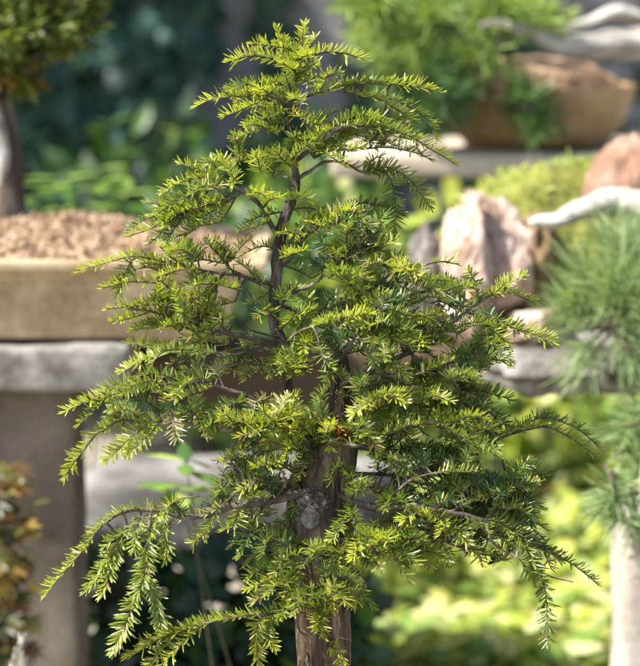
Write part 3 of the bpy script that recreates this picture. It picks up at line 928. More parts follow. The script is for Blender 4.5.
# its pot and stand, below the lower edge of the frame
bx, by, bz = yew_base
pot = empty('bonsai_pot', (bx, by, bz - 0.10), 'shallow brown oval pot holding the yew bonsai', 'plant pot')
mb = MB()
prof = [(0.0, -0.095), (0.13, -0.095), (0.17, -0.02), (0.185, -0.012), (0.185, 0.0), (0.17, 0.0), (0.165, -0.02), (0.0, -0.03)]
SEG = 40
vs = []
for r_, z_ in prof:
    for k in range(SEG):
        a = 2 * math.pi * k / SEG
        vs.append((bx + math.cos(a) * r_ * 1.25, by + math.sin(a) * r_ * 0.9, bz - 0.004 + z_))
fc = []
for i in range(len(prof) - 1):
    for k in range(SEG):
        fc.append((i * SEG + k, i * SEG + (k + 1) % SEG, (i + 1) * SEG + (k + 1) % SEG, (i + 1) * SEG + k))
mb.add(vs, fc)
mb.build('bowl', M['pot_dark'], pot)
mb = MB()
blob(mb, (bx, by, bz - 0.02), (0.20, 0.142, 0.02), 0.12, 3, 1, 4)
mb.build('soil', M['soil_red'], pot)
stand = empty('display_stand', (bx, by, 0), 'square timber display post under the yew pot', 'plant stand')
mb = MB(); box(mb, bx - 0.24, bx + 0.24, by - 0.18, by + 0.18, bz - 0.135, bz - 0.1005)
mb.build('tabletop', M['plank'], stand, False, 0.004)
mb = MB(); box(mb, bx - 0.07, bx + 0.07, by - 0.07, by + 0.07, 0.0, bz - 0.1355)
mb.build('post', M['plank'], stand, False, 0.004)


# ------------------------------------------------------------------ ground and garden wall
mb = MB()
n = 90
gx = np.concatenate([[-150, -40], np.linspace(-8, 8, n), [40, 150]])
gy = np.concatenate([[-60, -10], np.linspace(0, 12, n), [40, 200]])
vs = [(x, y, 0.05 * noise.noise(Vector((x * 0.9, y * 0.9, 0))) * (1 if abs(x) < 8 and 0 < y < 12 else 0) - 0.02) for y in gy for x in gx]
w_ = len(gx)
mb.add(vs, [(j * w_ + i, j * w_ + i + 1, (j + 1) * w_ + i + 1, (j + 1) * w_ + i) for j in range(len(gy) - 1) for i in range(w_ - 1)])
tag(mb.build('ground', M['ground']), kind='structure')

WY = 6.9
tag(rough_box('garden_wall', -7, 7, WY, WY + 0.3, -0.1, 2.7, M['wall'], None, 0.12, 0.02, 3.0, 4, 0.02),
    'tall grey rendered garden wall standing in shade behind everything', 'wall')


# ------------------------------------------------------------------ foliage helpers for the garden
def leaf_cloud(lb, centre, rad, n, L, W, cols, up=0.7, gaps=0.35, fs=4.0, seed=0.0, bend=0.25, shell=0.5, hang=0.0):
    """leaves spread through an uneven volume with gaps in it"""
    base, dr, nm, cl, ln, wd = [], [], [], [], [], []
    tries = 0
    cols = np.asarray(cols, float)
    while len(base) < n and tries < n * 12:
        tries += 1
        v = RNG.normal(0, 1, 3)
        v /= np.linalg.norm(v)
        r = RNG.random() ** (1 / 3 if shell < .3 else 1 / 5)
        p = v * r
        nv = noise.noise(Vector(p * fs * 0.6) + Vector((seed, seed * .7, 1)))
        if nv < gaps - 0.5:
            continue
        p = p * (1 + 0.30 * noise.noise(Vector(v * 2.2) + Vector((seed, 2, seed))))
        base.append(np.asarray(centre) + p * np.asarray(rad))
        dr.append(v * 0.8 + RNG.normal(0, 0.6, 3) + np.array((0, 0, 0.1 - hang)))
        nm.append(np.array((0, 0, up)) + v * 0.6 + RNG.normal(0, 0.45, 3))
        c = cols[int(RNG.integers(len(cols)))]
        cl.append(c * RNG.uniform(0.75, 1.25))
        s = RNG.uniform(0.7, 1.25)
        ln.append(L * s)
        wd.append(W * s)
    if base:
        lb.add(base, dr, nm, ln, wd, cl, bend=RNG.normal(bend, .15, len(base)), belly=(0.25, 0.6))


def shrub(name, label, cat, x, y, lobes, n, L, W, cols, z=0.0, stems=5, group=None, **kw):
    """bush: stems from the ground and a crown of separate leaves; lobes = (dx, dy, dz, rx, ry, rz)"""
    root = empty(name, (x, y, z), label, cat, group)
    sb, lb = MB(), LeafBatch()
    tot = sum(l[3] * l[4] * l[5] for l in lobes)
    for k, l in enumerate(lobes):
        c = np.array((x + l[0], y + l[1], z + l[2]))
        leaf_cloud(lb, c, l[3:6], int(n * l[3] * l[4] * l[5] / tot) + 8, L, W, cols, seed=x * 3 + k * 1.7 + y, **kw)
        for q in range(max(1, stems // len(lobes))):
            tip = c + np.array((random.uniform(-.6, .6) * l[3], random.uniform(-.6, .6) * l[4], random.uniform(-.2, .7) * l[5]))
            b0 = np.array((x + random.uniform(-.04, .04), y + random.uniform(-.04, .04), z - 0.01))
            tube(sb, catmull([b0, b0 * .4 + tip * .6 + np.array((random.uniform(-.03, .03), 0, 0.0)), tip], 5), [0.008, 0.005, 0.002], 6)
    sb.build('stems', M['stem'], root)
    lb.build('foliage', M['leaf'], root)
    return root


def rosette_plant(name, label, cat, base, tops, n, L, W, cols, group=None, tilt=0.35, width_belly=(0.3, 0.62), bend=.35):
    """stems that carry whorls of broad leaves"""
    root = empty(name, base, label, cat, group)
    sb, lb = MB(), LeafBatch()
    base = np.asarray(base, float)
    for t in tops:
        t = np.asarray(t, float)
        tube(sb, catmull([base + RNG.normal(0, .01, 3) * (1, 1, 0), base * .5 + t * .5 + RNG.normal(0, .02, 3), t], 6), [0.0020, 0.0018, 0.0014], 6)
        m = n + int(RNG.integers(-1, 2))
        for q in range(m):
            a = 2 * math.pi * (q + RNG.random() * .5) / m
            d = np.array((math.cos(a), math.sin(a), tilt + RNG.normal(0, .2)))
            c = np.array(cols[int(RNG.integers(len(cols)))]) * RNG.uniform(.8, 1.2)
            lb.add(t - np.array((0, 0, RNG.random() * .04)), d, (0, 0, 1) - d * .3, L * RNG.uniform(.75, 1.15), W * RNG.uniform(.8, 1.1), c, bend=bend, fold=.12, belly=width_belly)
    sb.build('stems', M['stem'], root)
    lb.build('foliage', M['leaf'], root)
    return root


DK = [(0.03, 0.07, 0.03), (0.04, 0.09, 0.04), (0.04, 0.10, 0.055), (0.025, 0.065, 0.045)]
BLUE = [(0.045, 0.115, 0.085), (0.03, 0.075, 0.055), (0.06, 0.14, 0.10), (0.03, 0.09, 0.04)]
GR = [(0.06, 0.13, 0.03), (0.09, 0.17, 0.035), (0.05, 0.10, 0.025)]
LG = [(0.20, 0.31, 0.06), (0.28, 0.38, 0.09), (0.14, 0.24, 0.05)]
YG = [(0.40, 0.43, 0.07), (0.32, 0.38, 0.06), (0.50, 0.49, 0.13), (0.56, 0.56, 0.26), (0.30, 0.36, 0.12)]
YE = [(0.30, 0.29, 0.05), (0.22, 0.25, 0.05)]


def at_ground(px, d):
    p = P(px, 333, d)
    return p[0], p[1]


# ivy on the wall (upper left)
lb = LeafBatch()
cl = []
for q in range(3400):
    px = random.uniform(-120, 250)
    py = random.uniform(-40, 330)
    lim = 215 + 40 * noise.noise(Vector((py * 0.02, 3, 0)))
    if px > lim or noise.noise(Vector((px * .017, py * .017, 5))) < -0.28:
        continue
    p = P(px, py, 6.98)
    p[1] = WY - 0.02 - random.random() ** 2 * 0.16
    c = np.array(random.choice(BLUE + DK)) * random.uniform(.8, 1.5)
    lb.add(p, (random.gauss(0, .6), -.5, -.6 + random.gauss(0, .5)), (random.gauss(0, .3), -1, .5), random.uniform(.07, .13), random.uniform(.06, .11), c, bend=.2, belly=(.25, .6))
for q in range(500):
    px, py = random.uniform(260, 420), random.uniform(-30, 280)
    if noise.noise(Vector((px * .02, py * .012, 9))) < 0.12:
        continue
    p = P(px, py, 6.98)
    p[1] = WY - 0.02 - random.random() ** 2 * 0.12
    lb.add(p, (random.gauss(0, .6), -.5, -.6 + random.gauss(0, .5)), (random.gauss(0, .3), -1, .5), .09, .08, np.array(random.choice(DK)) * random.uniform(.8, 1.4), bend=.2, belly=(.25, .6))
o = lb.build('ivy', M['leaf'])
tag(o, 'dark blue green ivy climbing the shaded grey wall', 'ivy')

# shrubs along the wall and behind the benches
x, y = at_ground(40, 6.2)
shrub('dark_shrub', 'dark evergreen shrub at the wall foot behind the tan pot', 'shrub', x, y, [(-.3, 0, .45, .4, .3, .5), (.3, .1, .4, .4, .3, .45), (.75, 0, .35, .3, .25, .35)], 1500, .10, .06, DK + BLUE, gaps=.3)
x, y = at_ground(205, 5.6)
shrub('dark_shrub', 'dark green shrub behind the yew, left of its upper trunk', 'shrub', x, y, [(-.15, 0, .50, .30, .25, .40), (.22, .1, .42, .30, .25, .42)], 1100, .09, .055, DK + GR, gaps=.3)
x, y = at_ground(150, 5.0)
tops = [P(160, 108, 5.0), P(112, 120, 4.95), P(185, 128, 5.05), P(205, 150, 5.0), P(180, 100, 5.1), P(140, 150, 4.9)]
rosette_plant('yellow_leaved_plant', 'thin stemmed plant with a few yellowing leaves behind the tan pot', 'plant', (x, y, 0), tops, 2, .075, .040, YE + GR)
x, y = at_ground(75, 3.7)
tops = [P(62, 176, 3.7), P(100, 165, 3.75), P(35, 190, 3.68), P(122, 192, 3.72), P(85, 205, 3.65), P(50, 210, 3.66), P(110, 212, 3.7), P(140, 210, 3.78)]
rosette_plant('broad_leaved_plant', 'light green broad leaved plant rising just behind the tan pot', 'plant', (x, y, 0), tops, 7, .085, .034, LG + GR)
x, y = at_ground(240, 4.6)
shrub('leafy_shrub', 'mid green leafy shrub seen through the left of the yew', 'shrub', x, y, [(-.12, 0, .56, .22, .2, .26), (.12, 0, .44, .2, .2, .3)], 420, .08, .045, GR + DK, gaps=.3)
x, y = at_ground(385, 4.7)
shrub('leafy_shrub', 'sunlit yellow green shrub behind the right of the yew trunk', 'shrub', x, y, [(-.1, 0, .60, .22, .2, .28), (.13, .05, .52, .22, .2, .30), (.0, 0, .25, .3, .2, .3)], 520, .08, .045, LG + YG + GR, gaps=.32)
x, y = at_ground(318, 5.4)
shrub('leafy_shrub', 'shaded green shrub behind the bend of the yew trunk', 'shrub', x, y, [(0, 0, .50, .22, .2, .42)], 420, .08, .045, GR + DK + LG, gaps=.3)
x, y = at_ground(268, 2.6)
tops = [P(186, 458, 2.6), P(176, 486, 2.58)]
rosette_plant('whorled_plant', 'pale green whorled plant before the stone block, left of the yew trunk', 'plant', (x, y, 0), tops, 9, .068, .024, LG + LG + GR, tilt=.2)

# out-of-frame tree that shades the wall
root = empty('shade_tree', (-3.3, 6.1, 0), 'tall tree left of the picture that shades the wall', 'tree')
mb = MB()
tube(mb, catmull([(-3.3, 6.1, -.05), (-3.2, 6.05, 1.2), (-3.0, 6.0, 2.6), (-2.8, 6.0, 3.6)], 6), [.14, .11, .09, .05], 12, flute_trunk)
for q in range(9):
    a = random.uniform(-.6, .6)
    tube(mb, catmull([(-3.0, 6.0, 2.3 + q * .1), (-2.6 + q * .2, 5.8 + a * .5, 2.9 + .1 * q), (-2.0 + q * .35, 5.8 + a, 3.2 + .1 * (q % 3))], 5), [.04, .025, .01], 7)
mb.build('trunk', M['barkdark'], root)
lb = LeafBatch()
for q in range(15):
    leaf_cloud(lb, (-3.6 + 0.42 * q + random.uniform(-.2, .2), 5.85 + random.uniform(-.45, .5), 3.1 + random.uniform(-.35, .6)), (.6, .6, .45), 420, .16, .10, GR + DK, gaps=.3, seed=q * 2.1)
lb.build('crown', M['leaf'], root)

# ------------------------------------------------------------------ left bench, pot and its tree
dL = 2.75
zt = P(0, 350, dL)[2]
zb = P(0, 394, dL)[2]
yf = P(0, 345, dL)[1]
x1 = P(127, 345, dL)[0]
bench = empty('concrete_bench', (-0.8, yf + .2, 0), 'weathered pale concrete bench carrying the tan pot', 'bench')
rough_box('bench_top', -1.5, x1, yf, yf + 0.45, zb, zt, M['slab'], bench, 0.02, 0.004, 12, 1.0, 0.008)
xp = P(84, 500, dL + .19)[0]
rough_box('post', xp - 0.26, xp, yf + 0.06, yf + 0.18, -0.03, zb - 0.002, M['concrete'], bench, 0.025, 0.003, 10, 2, 0.010)
rough_box('post', xp - 1.15, xp - .89, yf + 0.06, yf + 0.18, -0.03, zb - 0.002, M['concrete'], bench, 0.04, 0.003, 10, 5, 0.010)

# pot: lipped rectangular box with a raised panel and feet
xr = P(267, 258, dL)[0]
xl = xr - 0.62
yp = yf + 0.012
zrim = P(0, 258, dL + .02)[2]
pt = empty('tan_pot', ((xl + xr) / 2, yp + .2, zt), 'rectangular tan ceramic pot heaped with gravelly soil', 'plant pot')


def rect_ring(mb, loops):
    """stack of rectangles (x0,x1,y0,y1,z) joined into one skin"""
    vs, fc = [], []
    for (a, b, c, d, z) in loops:
        vs += [(a, c, z), (b, c, z), (b, d, z), (a, d, z)]
    for i in range(len(loops) - 1):
        for k in range(4):
            fc.append((i * 4 + k, i * 4 + (k + 1) % 4, i * 4 + 4 + (k + 1) % 4, i * 4 + 4 + k))
    fc.append((3, 2, 1, 0))
    mb.add(vs, fc)


wd = 0.40
mb = MB()
zbase = zt + 0.006


def lp(ins, z):
    return (xl + ins, xr - ins, yp + ins * .6, yp + wd - ins * .6, z)


rect_ring(mb, [lp(.060, zbase), lp(.040, zrim - .028), lp(.022, zrim - .022), lp(.0, zrim - .014), lp(0, zrim), lp(.026, zrim), lp(.032, zrim - .03), lp(.12, zrim - .035)])
mb.build('bowl', M['pot_tan'], pt, False, 0.004)
for fx in (xl + .12, xr - .20):
    for fy in (yp + .045, yp + wd - .105):
        mb = MB()
        box(mb, fx, fx + .09, fy, fy + .06, zt + .0005, zbase + .004)
        mb.build('foot', M['pot_tan'], pt, False, 0.004)
# heaped soil with loose grains
mb = MB()
NX, NY = 60, 36
vs = []
for j in range(NY + 1):
    for i in range(NX + 1):
        u, v = i / NX * 2 - 1, j / NY * 2 - 1
        h = max(0, 1 - abs(u) ** 2.2) * max(0, 1 - abs(v) ** 2.4)
        X = (xl + xr) / 2 + u * (xr - xl - .055) / 2
        Yp = yp + wd / 2 + v * (wd - .05) / 2
        vs.append((X, Yp, zrim - .012 + h * (.030 + .018 * math.exp(-((X - P(70, 200, 2.95)[0]) / .2) ** 2)) + .004 * noise.noise(Vector((X * 30, Yp * 30, 1)))))
mb.add(vs, [(j * (NX + 1) + i, j * (NX + 1) + i + 1, (j + 1) * (NX + 1) + i + 1, (j + 1) * (NX + 1) + i) for j in range(NY) for i in range(NX)])
for q in range(4200):
    p = vs[random.randrange(len(vs))]
    r = .0018 + .0062 * random.random() ** 3
    c = (p[0] + random.uniform(-.006, .006), p[1] + random.uniform(-.006, .006), p[2] + r * .3)
    o_ = [(c[0] + dx * r * random.uniform(.7, 1.2), c[1] + dy * r * random.uniform(.7, 1.2), c[2] + dz * r * random.uniform(.7, 1.1)) for dx, dy, dz in ((1, 0, 0), (-1, 0, 0), (0, 1, 0), (0, -1, 0), (0, 0, 1), (0, 0, -1))]
    mb.add(o_, [(0, 2, 4), (2, 1, 4), (1, 3, 4), (3, 0, 4), (2, 0, 5), (1, 2, 5), (3, 1, 5), (0, 3, 5)])
mb.build('soil', M['soil'], pt, False)

# old tree standing in the tan pot (upper left corner)
dT = 2.98
b0 = P(2, 232, dT)
root = empty('leafy_bonsai', b0, 'old leafy bonsai with dark trunk growing in the tan pot', 'bonsai tree')
mb = MB()
tube(mb, catmull([P(2, 236, dT), P(6, 205, dT), P(4, 160, dT), P(-2, 110, dT), P(0, 60, dT), P(-10, 10, dT)], 8), [.034, .027, .024, .021, .017, .010], 18, flute_trunk)
for tip in ((58, 30), (76, 12), (30, -20), (-60, 0), (40, 55), (20, 40)):
    tube(mb, catmull([P(0, 85, dT), P(tip[0] * .5, 62 + tip[1] * .1, dT - .03), P(tip[0], tip[1], dT + random.uniform(-.1, .1))], 6), [.011, .007, .003], 8)
tr_ = mb.build('trunk', M['barkdark'], root)
mb = MB()
tube(mb, catmull([P(-4, 100, dT - .022), P(-2, 130, dT - .024), P(2, 160, dT - .026), P(0, 190, dT - .024)], 6), [.004, .013, .012, .004], 12)
mb.build('deadwood_strip', M['deadwood'], tr_)
lb = LeafBatch()
OL = [(0.12, 0.16, 0.025), (0.09, 0.125, 0.02), (0.17, 0.20, 0.03), (0.065, 0.095, 0.018)]
RU = [(0.16, 0.10, 0.02), (0.11, 0.09, 0.02)]
for px, py, rx, rz, n_ in ((10, 34, .075, .050, 800), (58, 22, .055, .045, 600), (-50, 20, .10, .07, 700), (20, -25, .10, .055, 800), (70, -14, .05, .045, 350)):
    leaf_cloud(lb, P(px, py, dT), (rx, .11, rz), int(n_ * 1.9), .019, .009, OL, gaps=.3, seed=px * .3)
leaf_cloud(lb, P(4, 72, dT), (.045, .07, .026), 380, .028, .014, RU + OL[:1], gaps=.3, seed=4)
lb.build('crown', M['leaf'], root)

# ------------------------------------------------------------------ timber beam behind the yew with shade in its colour, lower stone step
dB = 2.92
yb = P(0, 350, dB)[1]
tag(rough_box('timber_beam', P(118, 350, dB)[0], P(492, 350, dB)[0], yb, yb + .14, P(0, 404, dB)[2], P(0, 352, dB)[2], M['plank'], None, .025, .003, 9, 3, .006),
    'timber beam behind the yew, coloured dark brown for shade, spanning between the two benches', 'beam')
mb = MB()
dS = 3.35
ys = P(0, 463, dS)[1]
st = rough_box('stone_step', P(78, 463, dS)[0], P(408, 463, dS)[0], ys, ys + .20, P(0, 566, dS)[2], P(0, 482, dS)[2], M['block'], None, .03, .014, 7, 6, .022)
tag(st, 'low worn grey stone block in shade below the timber beam', 'stone block')

mb = MB()
rough_box('support', P(250, 463, dS)[0], P(292, 463, dS)[0], ys + .03, ys + .17, -.03, P(0, 566, dS)[2] - .002, M['concrete'], st, .04, .004, 8, 3, .01)
rough_box('support', P(90, 463, dS)[0], P(150, 463, dS)[0], ys + .03, ys + .17, -.03, P(0, 566, dS)[2] - .002, M['concrete'], st, .04, .004, 8, 4, .01)
x, y = at_ground(170, 3.2)
shrub('ivy_bush', 'glossy ivy bush under the low grey stone block, leaves coloured dark for shade', 'shrub', x, y, [(-.10, .05, .25, .17, .16, .13), (.14, .05, .24, .18, .16, .14), (.0, -.05, .12, .3, .16, .14)], 1000, .055, .045, DK + BLUE[:1] + [(0.04, .09, .03)], gaps=.28)  # shade below the bench is put into these low leaf colours
x, y = at_ground(292, 3.12)
shrub('ivy_bush', 'mid green ivy bush low behind the base of the yew trunk', 'shrub', x, y, [(0, 0, .24, .14, .12, .15), (-.10, -.05, .14, .14, .12, .14)], 420, .05, .04, DK + GR, gaps=.3)
for i, (px, py, d, lab) in enumerate(((250, 648, 3.25, 'pale rounded pebble left of the yew trunk foot'), (272, 655, 3.3, 'second pale pebble right next to the yew trunk foot'), (242, 618, 3.4, 'small pale pebble in the dark ivy, higher than the other two'))):
    mb = MB()
    p = P(px, py, d)
    blob(mb, (p[0], p[1], p[2]), (.030, .03, .022), .25, 2, i * 3, 3)
    # a cobble resting on a buried pile
    blob(mb, (p[0], p[1], p[2] * .45), (.04, .04, p[2] * .48), .15, 2, i, 3)
    tag(mb.build('pebble', M['slab']), lab, 'pebble', 'pebbles by the ivy')

# maple at the lower left edge
x0_, y0_ = P(-30, 700, 1.5)[:2]
root = empty('maple', (x0_, y0_, 0), 'small maple with orange and green leaves in front of the concrete bench post', 'maple')
mb = MB()
lb = LeafBatch()
for px, py, dz in ((10, 500, 0), (30, 512, .02), (12, 545, -.02), (28, 580, .02), (35, 600, 0), (5, 600, .03), (20, 640, 0), (-20, 520, 0), (-30, 580, 0), (0, 480, .02), (-10, 630, -.02), (30, 480, 0), (15, 520, 0), (8, 570, 0), (25, 625, 0), (40, 545, 0)):
    p = P(px - 27, py + 6, 1.5 + dz)
    b_ = np.array((x0_, y0_, 0.0))
    tube(mb, catmull([b_, (b_ * .3 + p * .7) - RGT * .02, p], 6), [.006, .003, .0008], 6)
    warm = py < 610 and random.random() < .85
    for q in range(13):
        c0 = p + RNG.normal(0, .011, 3)
        col = np.array(random.choice([(0.40, .20, .05), (.42, .28, .07), (.22, .09, .03)] if warm and q < 5 else [(.07, .075, .02), (.05, .06, .018), (.16, .15, .03), (.12, .07, .02)]))
        ax = unit(RNG.normal(0, 1, 3) + np.array((.5, -.4, -.2)))
        n0 = unit(np.array((0, -.3, 1)) + RNG.normal(0, .3, 3))
        s0 = np.cross(ax, n0)
        for a in (-1.2, -.6, 0, .6, 1.2):
            lb.add(c0, ax * math.cos(a) + s0 * math.sin(a), n0,   .019 * (1 - .25 * abs(a)), .0055, col * RNG.uniform(.8, 1.2), bend=.2, belly=(.3, .6))
mb.build('stems', M['barkdark'], root)
lb.build('foliage', M['leaf'], root)
p = P(22, 655, 2.62)
mb = MB()
blob(mb, (p[0], p[1], p[2] - .02), (.016, .016, .05), .25, 2, 2, 4)
blob(mb, (p[0], p[1], p[2] * .45), (.03, .03, p[2] * .47), .2, 2, 3, 4)
tag(mb.build('standing_stone', M['deadwood']), 'slim white standing stone behind the maple at the concrete post', 'stone')

# ------------------------------------------------------------------ right: rough stone bench and whitewashed post
dR = 2.72
yr = P(0, 350, dR)[1]
zt2, zb2 = P(0, 356, dR)[2], P(0, 398, dR)[2]
sb_ = empty('stone_bench', (0.9, yr + .2, 0), 'rough broken ended grey stone bench carrying rocks and moss', 'bench')
rough_box('bench_top', P(497, 350, dR)[0], 1.35, yr, yr + .5, zb2, zt2, M['rough_stone'], sb_, .010, .010, 24, 8, .030, .045)
xw = P(613, 560, dR + .04)[0]
rough_box('post', 1.05, 1.25, yr + .05, yr + .30, -.03, zb2 - .002, M['concrete'], sb_, .03, .003, 8, 3, .008)
xw = P(613, 560, 2.62)[0]
yw = P(613, 560, 2.62)[1] - .06
tag(rough_box('white_post', xw, xw + .13, yw, yw + .10, -.03, P(613, 505, 2.62)[2], M['white_post'], None, .02, .006, 9, 3, .02), 'whitewashed post standing in front of the stone bench, bottom right', 'post')

# rock planting on the stone bench
dK = 2.86
mb = MB()
for cx_, top, rx, sd_, dd in ((466, 180, .040, 22, 0), (496, 206, .050, 9, .01), (470, 262, .052, 15, -.02)):
    c = P(cx_, 262, dK + dd)
    zt_ = P(0, top, dK + dd)[2]
    crag(mb, (c[0], c[1], (zt_ + zt2) / 2 - .008), (rx, .06, (zt_ - zt2) / 2 + .02), 11, sd_, .15, 2.3)
o = mb.build('pink_rock', M['pinkrock'])
tag(o, 'tall craggy pink rock standing on the stone bench beside the moss', 'rock')
mb = MB()
c = P(534, 262, dK + .03)
crag(mb, (c[0], c[1], (P(0, 218, dK + .03)[2] + zt2) / 2 - .008), (.036, .05, (P(0, 218, dK + .03)[2] - zt2) / 2 + .012), 12, 41, .2, 3)
tag(mb.build('brown_rock', M['brownrock']), 'tan brown rock under the driftwood, right of the tall pink rock', 'rock')
mb = MB()
c = P(535, 315, dK - .05)
crag(mb, (c[0], c[1], zt2 + .022), (.052, .045, .035), 14, 3, .08)
tag(mb.build('pink_rock', M['pinkrock']), 'small sunlit pink stone lying on the stone bench end', 'rock')
mb = MB()
c = P(622, 190, dK + .10)
crag(mb, (c[0] + .02, c[1], (P(0, 160, dK + .10)[2] + zt2) / 2), (.085, .06, (P(0, 160, dK + .10)[2] - zt2) / 2 + .02), 14, 12, .10)
tag(mb.build('boulder', M['redrock']), 'reddish brown boulder behind the driftwood at the right edge', 'rock')
mb = MB()
c = P(424, 290, 2.99)
crag(mb, (c[0], c[1], (P(0, 232, 2.99)[2] + P(0, 352, dB)[2]) / 2), (.036, .05, (P(0, 232, 2.99)[2] - P(0, 352, dB)[2]) / 2 + .012), 14, 31, .1)
tag(mb.build('grey_rock', M['knot']), 'upright grey rock standing on the timber beam left of the pink rock', 'rock')
# moss mound
mb = MB()
c = P(552, 235, dK + .16)
ztop = P(0, 163, dK + .16)[2]
blob(mb, (c[0], c[1], zt2 + .02), (.185, .15, ztop - zt2 - .02), .13, 2.6, 7, 5)
mb.v = [(a_, b_, max(c_, zt2 - .004)) for a_, b_, c_ in mb.v]
mm = mb.build('moss_mound', M['moss'])
tag(mm, 'bright yellow green moss mound between the pink rocks', 'moss')
lb = LeafBatch()
for q in range(2600):
    v = mm.data.vertices[random.randrange(len(mm.data.vertices))]
    if v.normal.z < .05:
        continue
    lb.add(v.co + Vector((random.uniform(-.006, .006), random.uniform(-.006, .006), -.002)), np.array(v.normal) + RNG.normal(0, .4, 3), RNG.normal(0, 1, 3), random.uniform(.008, .02), .004,
           np.array(random.choice(YG + LG)) * random.uniform(.7, 1.2))
lb.build('moss_tufts', M['leaf'], mm)

# driftwood-trunked pine in front of the moss
dP = 2.70
b0 = P(668, 330, dP + .04)
root = empty('blue_pine', (b0[0], b0[1], zt2), 'blue green long needled pine with bleached driftwood trunk, right edge', 'pine tree')
mb = MB()
tube(mb, gnarl(catmull([(b0[0], b0[1], zt2 - .005), P(672, 270, dP + .05), P(650, 215, dP + .05), P(612, 203, dP + .06), P(572, 214, dP + .05), P(548, 222, dP + .04), P(534, 226, dP + .03)], 12), .010),
     [.028, .026, .022, .018, .012, .009, .004], 40, flute_trunk)
tube(mb, catmull([P(660, 232, dP + .05), P(640, 250, dP + .04), P(618, 268, dP + .03)], 6), [.007, .005, .003], 10)
tube(mb, catmull([P(660, 260, dP + .05), P(640, 300, dP + .03), P(622, 345, dP + .04)], 6), [.010, .007, .004], 10)
tube(mb, catmull([P(672, 280, dP + .04), P(662, 380, dP - .04), P(648, 450, dP - .10), P(640, 500, dP - .18)], 6), [.010, .007, .004], 10)
wood_ = mb.build('trunk', M['deadwood'], root)


def pine_tuft(lb, mb, c, d, n, L, W, cols, spread=.75):
    c = np.asarray(c, float)
    d = unit(d)
    dd = d[None, :] + RNG.normal(0, spread, (n, 3))
    base = c[None, :] + d[None, :] * RNG.uniform(-.35, .25, (n, 1)) * L
    col = np.asarray(cols)[RNG.integers(len(cols), size=n)] * RNG.uniform(.75, 1.25, (n, 1))
    lb.add(base, dd, RNG.normal(0, 1, (n, 3)), L * RNG.uniform(.7, 1.1, n), W, col, bend=RNG.normal(.05, .06, n), belly=(.1, .85))
    tube(mb, [c - d * L * .6, c + d * L * .2], [.0028, .0018], 5)


BP = [(0.20, 0.28, 0.11), (0.26, 0.35, 0.15), (0.12, 0.20, 0.07), (0.34, 0.41, 0.20)]
lb, tb = LeafBatch(), MB()
for q in range(36):
    a = random.uniform(0, 6.28)
    r = math.sqrt(random.random())
    px, py = 622 + math.cos(a) * r * 50, 302 + math.sin(a) * r * 66
    dpt = dP + random.uniform(-.05, .07)
    dirv = (RGT * (px - 612) * .012 + UPV * (302 - py) * .010 + np.array((0, random.uniform(-.6, .2), .25)))
    pine_tuft(lb, tb, P(px, py, dpt), dirv, 58, .072, .0014, BP, .50)
for q in range(12):
    px, py = random.uniform(622, 672), random.uniform(375, 490)
    if px < 640 - (510 - py) * .25 and py > 470:
        continue
    pine_tuft(lb, tb, P(px, py, dP - .05 + random.uniform(-.03, .04)), np.array((random.uniform(-.6, .3), random.uniform(-.6, .2), random.uniform(-.5, .4))), 48, .055, .0022, BP)
for q in range(6):
    pine_tuft(lb, tb, P(random.uniform(612, 660), random.uniform(478, 520), 2.5 + random.uniform(-.02, .03)), np.array((random.uniform(-.6, .3), random.uniform(-.5, .1), random.uniform(-.6, .2))), 44, .060, .0020, BP, .5)
lb.build('needles', M['pine'], root)
tb.build('twigs', M['barkdark'], root)

# ------------------------------------------------------------------ upper right shelf, ochre pot, pine
dU = 3.45
zs_ = P(0, 155, dU)[2]
yu = P(0, 155, dU)[1]
sh = empty('upper_shelf', (.9, yu + .2, 0), 'weathered timber shelf under the ochre pot, behind the moss', 'shelf')
rough_box('shelf_top', P(332, 155, dU)[0], 1.9, yu, yu + .40, P(0, 178, dU)[2], zs_, M['shelfwood'], sh, .03, .004, 8, 3, .008)
rough_box('post', 0.80, 0.90, yu + .15, yu + .27, -.03, P(0, 178, dU)[2] - .002, M['concrete'], sh, .05, .003, 8, 3, .008)
rough_box('post', 1.5, 1.6, yu + .15, yu + .27, -.03, P(0, 178, dU)[2] - .002, M['concrete'], sh, .05, .003, 8, 4, .008)

op = empty('ochre_pot', (P(548, 140, dU)[0], yu + .18, zs_), 'wide ochre brown glazed pot on the upper timber shelf', 'plant pot')
cx, cy = P(545, 140, dU)[0], yu + .19
mb = MB()
zr = P(0, 88, dU + .03)[2]
H = zr - zs_
prof = [(0.0, .004), (.60, .004), (.70, .004), (.88, H * .35), (.98, H * .75), (1.0, H * .88), (1.03, H), (.95, H), (.92, H * .86), (0, H * .8)]
RX, RY, SEG = .178, .155, 48
vs = [(cx + math.copysign(abs(math.cos(2 * math.pi * k / SEG)) ** .75, math.cos(2 * math.pi * k / SEG)) * r_ * RX,
       cy + math.copysign(abs(math.sin(2 * math.pi * k / SEG)) ** .75, math.sin(2 * math.pi * k / SEG)) * r_ * RY, zs_ + z_) for r_, z_ in prof for k in range(SEG)]
mb.add(vs, [(i * SEG + k, i * SEG + (k + 1) % SEG, (i + 1) * SEG + (k + 1) % SEG, (i + 1) * SEG + k) for i in range(len(prof) - 1) for k in range(SEG)])
mb.build('bowl', M['pot_ochre'], op)
mb = MB()
blob(mb, (cx - .01, cy, zr - .004), (.158, .135, .054), .16, 2.6, 5, 4)
mb.build('soil', M['soil_red'], op)

